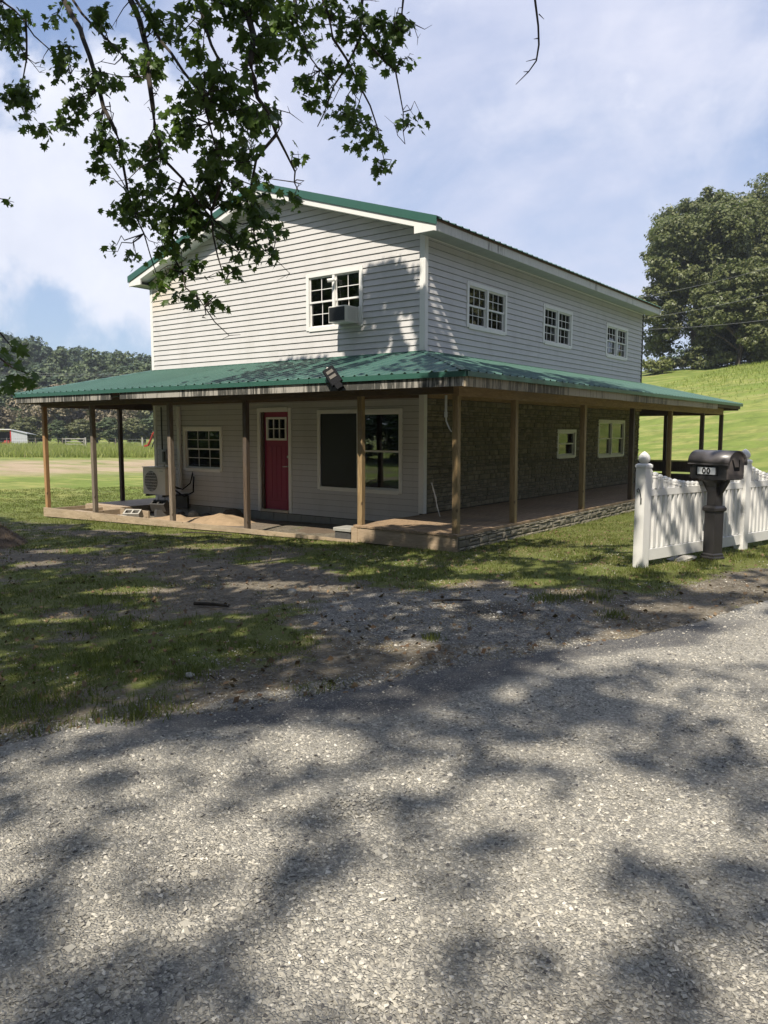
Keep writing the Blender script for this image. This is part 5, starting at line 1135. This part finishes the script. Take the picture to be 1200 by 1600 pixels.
def maple():
    rs = np.random.RandomState(77); base = (1.0, -13.2); zb = float(zg(*base))
    T = thing('maple_tree', 'large maple at the roadside whose leafy branches hang over the yard', 'tree', (base[0], base[1], zb)); T0 = np.array([base[0], base[1], zb])
    def br(pts, rad, name='branch', n=7): m = MB(); m.tube([np.array(p)-T0 for p in pts], rad, n); return m.build(name, M['twig_bark'] if name != 'trunk' else M['bark'], T)
    top = np.array([1.4, -12.8, 8.6]); br([(base[0], base[1], zb-.3), (base[0]+.05, base[1], zb+.3), (1.1, -13.1, 2.5), (1.2, -12.9, 4.5), (1.3, -12.8, 6.5), top, (1.8, -12.6, 11.5), (2.2, -12.5, 14)], [.55, .42, .36, .33, .28, .22, .12, .03], 'trunk', 12)
    D = lambda px, py: 6.6+.9*math.sin(px*.011+1.0)+.5*math.cos(py*.013+px*.004)
    P = [[(96, -60), (100, 0), (125, 44), (140, 88), (155, 140), (175, 193), (187, 222), (200, 300), (225, 365), (245, 430)], [(112, -60), (114, 0), (152, 47), (193, 88), (222, 123)],
         [(190, -60), (204, 0), (219, 35), (233, 88), (236, 146), (242, 198), (251, 245), (286, 280), (330, 340), (375, 395)], [(200, -20), (251, 64), (286, 111), (318, 155), (327, 193), (350, 274), (395, 330)],
         [(380, -60), (388, 0), (397, 58), (391, 99), (402, 152), (432, 210), (461, 268), (467, 300)], [(565, -60), (566, 0), (563, 58), (537, 111), (513, 158), (496, 198)], [(563, 45), (583, 76), (618, 111), (630, 175), (633, 225)],
         [(-40, -20), (0, 0), (35, 29), (76, 76), (110, 116)], [(500, -60), (505, 0), (520, 60), (560, 130), (590, 200), (600, 250)], [(286, 280), (265, 340), (270, 400), (290, 450), (320, 480)], [(350, 274), (330, 330), (340, 400), (352, 440)],
         [(40, 29), (42, 90), (30, 160)], [(310, -60), (312, 0), (330, 70), (370, 140), (400, 200)], [(432, 210), (400, 250), (385, 320), (400, 380), (425, 400)], [(640, -60), (630, 0), (625, 50)], [(470, -60), (460, 0), (470, 60), (500, 110)]]
    heads = {}; allp = []
    for i, pl in enumerate(P):
        pts = [at(px, py, D(px, py)) for px, py in pl]
        # smooth by subdividing with jitter
        out = []
        for a, b in zip(pts[:-1], pts[1:]):
            for t in (0, .5): out.append(a+(b-a)*t+(rs.normal(0, .012, 3) if t else 0))
        out.append(pts[-1]); r0 = .030 if pl[0][1] < 0 and i in (0, 2, 4) else .017
        if pl[0][1] < -30:                                       # carry the limb on to the trunk
            a = out[0]; mid = (a+top)/2+np.array([0, 0, 1.3]); out = [top+np.array([0, 0, .3*i-2]), mid]+out; rad = [.10, .055]+list(np.linspace(r0, .004, len(out)-2))
        else: rad = list(np.linspace(r0*.8, .003, len(out)))
        br(out, rad); allp += [(q, px) for q, px in zip(out[2:], range(len(out)))]
    nodes = np.array([q for q, _ in allp])
    CL = [(30, 40, 42), (15, 155, 22), (60, 165, 48), (112, 100, 38), (122, 195, 36), (150, 215, 30), (170, 130, 38), (178, 45, 38), (255, 30, 46), (232, 95, 36), (300, 55, 46), (330, 120, 48), (400, 35, 58), (418, 105, 46), (470, 50, 50), (512, 25, 44), (565, 45, 56), (620, 30, 44), (600, 85, 36),
          (540, 115, 44), (498, 145, 36), (532, 185, 40), (560, 228, 40), (598, 250, 24), (636, 205, 22), (660, 188, 13), (588, 272, 14), (372, 185, 54), (330, 245, 46), (282, 200, 42), (242, 250, 44), (205, 240, 30), (150, 240, 24), (160, 278, 22), (212, 300, 38), (270, 300, 52), (340, 305, 56),
          (402, 318, 56), (378, 362, 52), (432, 368, 22), (330, 355, 46), (282, 355, 42), (232, 345, 36), (190, 338, 32), (168, 388, 14), (290, 412, 30), (262, 440, 26), (296, 468, 22), (338, 468, 18), (356, 432, 18), (412, 402, 18), (262, 385, 26), (450, 320, 18), (210, 410, 16), (440, 180, 24), (465, 235, 14), (645, 90, 10), (10, 75, 26), (0, 20, 34), (380, 250, 34), (452, 15, 40), (350, 10, 40), (90, 25, 26), (300, 150, 30), (130, 130, 22)]
    C = []; tw = MB()
    for px, py, r in CL:
        n = max(5, int(1.95*(r/6.3)**2*(.9+.4*rs.rand()))); dd = D(px, py); c0 = at(px, py, dd)
        j = np.argmin(np.linalg.norm(nodes-c0, axis=1)); rr = r/FPX*dd; nt_ = max(2, int(r/8)); ends = []
        for _ in range(nt_):
            v = rs.normal(0, 1, 3); v /= np.linalg.norm(v); e = c0+v*rr*(.4+.6*rs.rand())*np.array([1, 1, .85]); mid = (nodes[j]+e)/2+np.array([0, 0, .05])+rs.normal(0, .04, 3); q1 = (nodes[j]+mid)/2+rs.normal(0, .025, 3); q2 = (mid+e)/2+rs.normal(0, .025, 3); tw.tube([nodes[j]-T0, q1-T0, mid-T0, q2-T0, e-T0], [.006, .005, .004, .003, .0016], 4, False); ends.append((mid, e))
        for _ in range(n):
            mid, e = ends[rs.randint(len(ends))]; t = .35+.75*rs.rand(); p = mid+(e-mid)*t+rs.normal(0, .045, 3); p = c0+(p-c0)*min(1, rr*1.12/(np.linalg.norm(p-c0)+1e-6)); C.append(p)
    for _ in range(70):                                               # bare twigs
        j = rs.randint(len(nodes)); v = rs.normal(0, 1, 3)*np.array([1, 1, .7])+np.array([0, 0, -.5]); v *= .09+.16*rs.rand(); a = nodes[j]; b1 = a+v*.35+rs.normal(0, .02, 3); b2 = a+v*.7+rs.normal(0, .028, 3); e = a+v+np.array([0, 0, .04]); tw.tube([a-T0, b1-T0, b2-T0, e-T0], [.005, .004, .003, .0015], 4, False); tw.tube([b2-T0, b2+rs.normal(0, .05, 3)-T0], [.0028, .0012], 4, False)
    # sprigs entering low on the left
    for pl, dd in (([(-90, 500), (-20, 545), (20, 575), (60, 590)], 4.6), ([(-80, 290), (-20, 305), (22, 316)], 6.0), ([(-60, 470), (0, 520), (25, 550)], 4.9)):
        br([at(px, py, dd) for px, py in pl], list(np.linspace(.010, .002, len(pl))), 'branch', 6)
        e = at(pl[0][0], pl[0][1], dd); br([top-np.array([0, 0, 2]), (top+e)/2+np.array([0, 0, .3]), e], [.06, .03, .010], 'branch', 6)
    for px, py, r, dd, n in ((22, 540, 20, 4.6, 10), (40, 585, 22, 4.6, 15), (12, 560, 14, 4.8, 6), (2, 603, 12, 4.6, 5), (14, 314, 9, 6., 4), (55, 600, 10, 4.6, 4)):
        for _ in range(n): C.append(at(px+rs.normal(0, r*.6), py+rs.normal(0, r*.45), dd+rs.normal(0, .1)))
    C = np.array(C); s, d, nn, sz = leaf_frames(C, .074, rs)
    dist = np.linalg.norm(C-CAM, axis=1)/sz; order = np.argsort(dist); single = order[:300]; rest = order[300:]
    lm = npmesh('leaf', LV, LFc); lm.materials.append(M['maple_leaf']); lb = lm.copy(); lb.materials.clear(); lb.materials.append(M['maple_leaf_bright'])
    for i in single:
        o = bpy.data.objects.new('leaf', lb if rs.rand() < .05 else lm); COL.objects.link(o); o.parent = T
        mt = Matrix(((s[i][0], d[i][0], nn[i][0], 0), (s[i][1], d[i][1], nn[i][1], 0), (s[i][2], d[i][2], nn[i][2], 0), (0, 0, 0, 1))); o.matrix_local = Matrix.Translation(Vector((C[i]-T0).tolist())) @ mt @ Matrix.Scale(float(sz[i]), 4)
    br_ = rs.rand(len(rest)) < .06
    for nm, k, mt in (('foliage', rest[~br_], 'maple_leaf'), ('foliage', rest[br_], 'maple_leaf_bright')):
        tag(link(nm, leaves_mesh(nm, C[k]-T0, s[k], d[k], nn[k], sz[k]), M[mt], T), kind='stuff')
    tag(tw.build('twigs', M['twig_bark'], T), kind='stuff')
    return T, T0
MT, MT0 = maple()
def overhang_twig():
    pts = [at(px, py, 5.0) for px, py in ((828, -120), (833, -40), (836, 0), (841, 40), (842, 70), (838, 95), (826, 112), (806, 132))]
    t = thing('hanging_twig', 'bare curved twig hanging down from above at the top right', 'twig', tuple(map(float, pts[0]))); p0 = pts[0]; MB().tube([p-p0 for p in pts], [.010, .009, .0075, .0065, .006, .005, .004, .0022], 6).build('stem', M['twig_bark'], t)
    for a, b, c in (((842, 22), (850, 30), 5), ((840, 60), (834, 61), 5), ((838, 92), (822, 96), 5), ((826, 112), (818, 112), 5)): MB().tube([at(*a, c)-p0, at(*b, c)-p0], [.004, .0015], 5).build('side_twig', M['twig_bark'], t)
overhang_twig()
# crowns high over the yard and the road: leaf faces along the sun's way to the shaded ground, with gaps for the sun patches
def _lit():
    out = []
    for px, py, rx, ry in ((470, 1165, 85, 28), (555, 1445, 95, 62), (500, 1545, 90, 40), (640, 1590, 110, 30), (860, 1425, 85, 55), (1000, 1285, 110, 55), (905, 1345, 55, 35), (775, 1265, 65, 22), (870, 1182, 55, 14), (640, 1215, 30, 8), (1050, 1012, 150, 26), (1180, 985, 60, 30), (1190, 1150, 35, 55), (930, 1035, 50, 12), (300, 1300, 45, 30), (400, 1345, 40, 22),
              (1180, 1570, 40, 25), (900, 1540, 45, 22), (150, 1440, 40, 20), (60, 1205, 45, 12), (220, 1190, 40, 10), (30, 1370, 30, 22), (40, 859, 38, 4), (205, 905, 50, 6), (410, 898, 70, 5), (60, 949, 62, 4), (180, 872, 30, 3), (395, 862, 45, 5), (225, 918, 32, 3), (550, 880, 50, 5), (510, 905, 42, 6), (710, 902, 42, 6), (885, 923, 30, 5),
              (1125, 915, 60, 10), (640, 1008, 42, 11), (1055, 952, 55, 7), (320, 835, 60, 4), (100, 838, 50, 3), (640, 868, 40, 6), (760, 880, 50, 7), (860, 858, 60, 9), (930, 835, 50, 10), (830, 905, 45, 6), (940, 890, 40, 8), (1040, 885, 40, 7), (1160, 880, 40, 9), (300, 868, 22, 3), (470, 872, 25, 3), (120, 905, 25, 3), (690, 940, 20, 4), (560, 1000, 14, 4), (350, 950, 16, 3), (760, 960, 16, 4)):
        d = CF+CR*(px-600)/FPX-CU*(py-800)/FPX; k = (-.03-CAM[2])/d[2]; p = CAM+d*k; out.append((p[0], p[1], rx*k/FPX, ry*k*k/(CAM[2]*FPX)))
    return out
LIT = _lit()
def shade_crowns():
    rs = np.random.RandomState(5); S = SUN/SUN[2]
    def cast(n, x0, x1, y0, y1, zt, hlo, hhi, keep, xs=99):
        x = x0+(x1-x0)*rs.rand(n); y = y0+(y1-y0)*rs.rand(n); k = keep(x, y); x, y = x[k], y[k]; h = hlo+(hhi-hlo)*rs.rand(len(x))+5.5*sstep(-1.5, .5, x-redge(y)); return np.stack([x+S[0]*h, y+S[1]*h, zt+h], -1)
    def litf(x, y, grow=1.0):
        q = np.full(len(x), 9.)
        wob = (fbm(x, y, .35, 71)-.5)*.9
        for cx, cy, rx, ry in LIT: q = np.minimum(q, np.hypot(((x-cx)*_rt[0]+(y-cy)*_rt[1])/rx, ((x-cx)*_f[0]+(y-cy)*_f[1])/ry)+wob*.8)
        return q
    def edge(x, y):
        far = -3.15+.45*sstep(-6, -2, x)+2.6*sstep(-1, 3, x)+3.0*sstep(3.0, 5.5, x)          # how far the shade reaches towards the house
        return y < far+(fbm(x, y, .8, 61)-.5)*1.3
    A = [cast(110000, -11, 10, -15, 3.2, 0, 5.5, 11.5, lambda x, y: edge(x, y) & (litf(x, y) > 1.18) & (rs.rand(len(x)) < np.where((y > -3.2) & (x > 3.9), .26, np.where((y > -3.2) & (x > 1.5), .50, np.where(x > redge(y)-.3, .20+.48*sstep(.3, .7, fbm(x, y, 1.3, 66))+sstep(3.3, 4.3, np.hypot(x-CAM[0], y-CAM[1]))*.35*(x < 6.3), 1.0)))))]
    # soft shade over the right part of the upper front wall and the porch roof
    x = -4.2+4.9*rs.rand(9000); z = 2.4+2.2*rs.rand(9000); y = np.where(z < 3.0, -2.5*(3.0-z)/.6, 0)
    u = (x+3.9)/3.4; lim = 3.0+1.55*sstep(.55, .80, u)*(.55+.9*fbm(x, z, .55, 81)); ok = ((z < lim) | ((z < 3.02) & (x > -4.0+1.2*rs.rand(9000)))) & (rs.rand(9000) < np.where(z < 3.0, .95, .50)*sstep(.0, .35, u)+.06) & (x < .6)
    # leave ragged light streaks
    ok &= (fbm(x*1.0+z*.25, z*.35, .30, 91) > .40); h = 5.2+2.6*rs.rand(9000); A.append(np.stack([x+S[0]*h, y+S[1]*h, z+h], -1)[ok])
    n_ = 5200; y = -2.5+8.5*rs.rand(n_); x = 2.45*rs.rand(n_)**.6; z = 2.4+.61*(2.43-x)/2.43; h = 5.5+3*rs.rand(n_); kk = (x > .35+.55*sstep(-1.5, 3.5, y)*1.6+(fbm(x, y, .5, 95)-.5)*1.2) & (rs.rand(n_) < sstep(6.5, 1.0, y)) & (fbm(x*.5, y, .3, 96) > .40); A.append(np.stack([x+S[0]*h, y+S[1]*h, z+h], -1)[kk])
    P = np.vstack(A); px, py, w = pj(P.T) if False else ((lambda v: (600+FPX*(v@CR)/(v@CF), 800-FPX*(v@CU)/(v@CF), v@CF))(P-CAM))
    vis = (w > 0) & (px > -60) & (px < 1260) & (py > -30) & (py < 1700); P = P[~vis]
    left = P[:, 0] < 4.6; sz = .17
    for k, own in ((left, 'a'), (~left, 'b')):
        Q = P[k]; Nn = np.tile(SUN, (len(Q), 1))+rs.normal(0, .5, (len(Q), 3))
        if own == 'a': par = MT; o0 = MT0
        else:
            b = (9.8, -17.5); zb = float(zg(*b)); o0 = np.array([b[0], b[1], zb]); par = thing('maple_tree', 'second maple behind the viewer that shades the road', 'tree', tuple(o0)); m = MB(); limbs(m, (0, 0, -.3), 12, .33, 4, 9, .55); m.build('trunk', M['bark'], par)
        tag(link('crown', leafcloud('crown', Q-o0, Nn, np.full(len(Q), sz), rs, .85), M['maple_leaf'], par), kind='stuff')
shade_crowns()

def haze():
    hm = bpy.data.materials.new('haze'); hm.use_nodes = True; t = hm.node_tree; t.nodes.clear(); o = t.nodes.new('ShaderNodeOutputMaterial'); v = t.nodes.new('ShaderNodeVolumePrincipled')
    v.inputs['Color'].default_value = (.82, .88, .95, 1); v.inputs['Density'].default_value = .00055; v.inputs['Anisotropy'].default_value = .3; t.links.new(v.outputs[0], o.inputs['Volume'])
    tag(MB().box(-330, 160, -90, 330, -3.0, 42).build('haze', hm), kind='stuff')
haze()
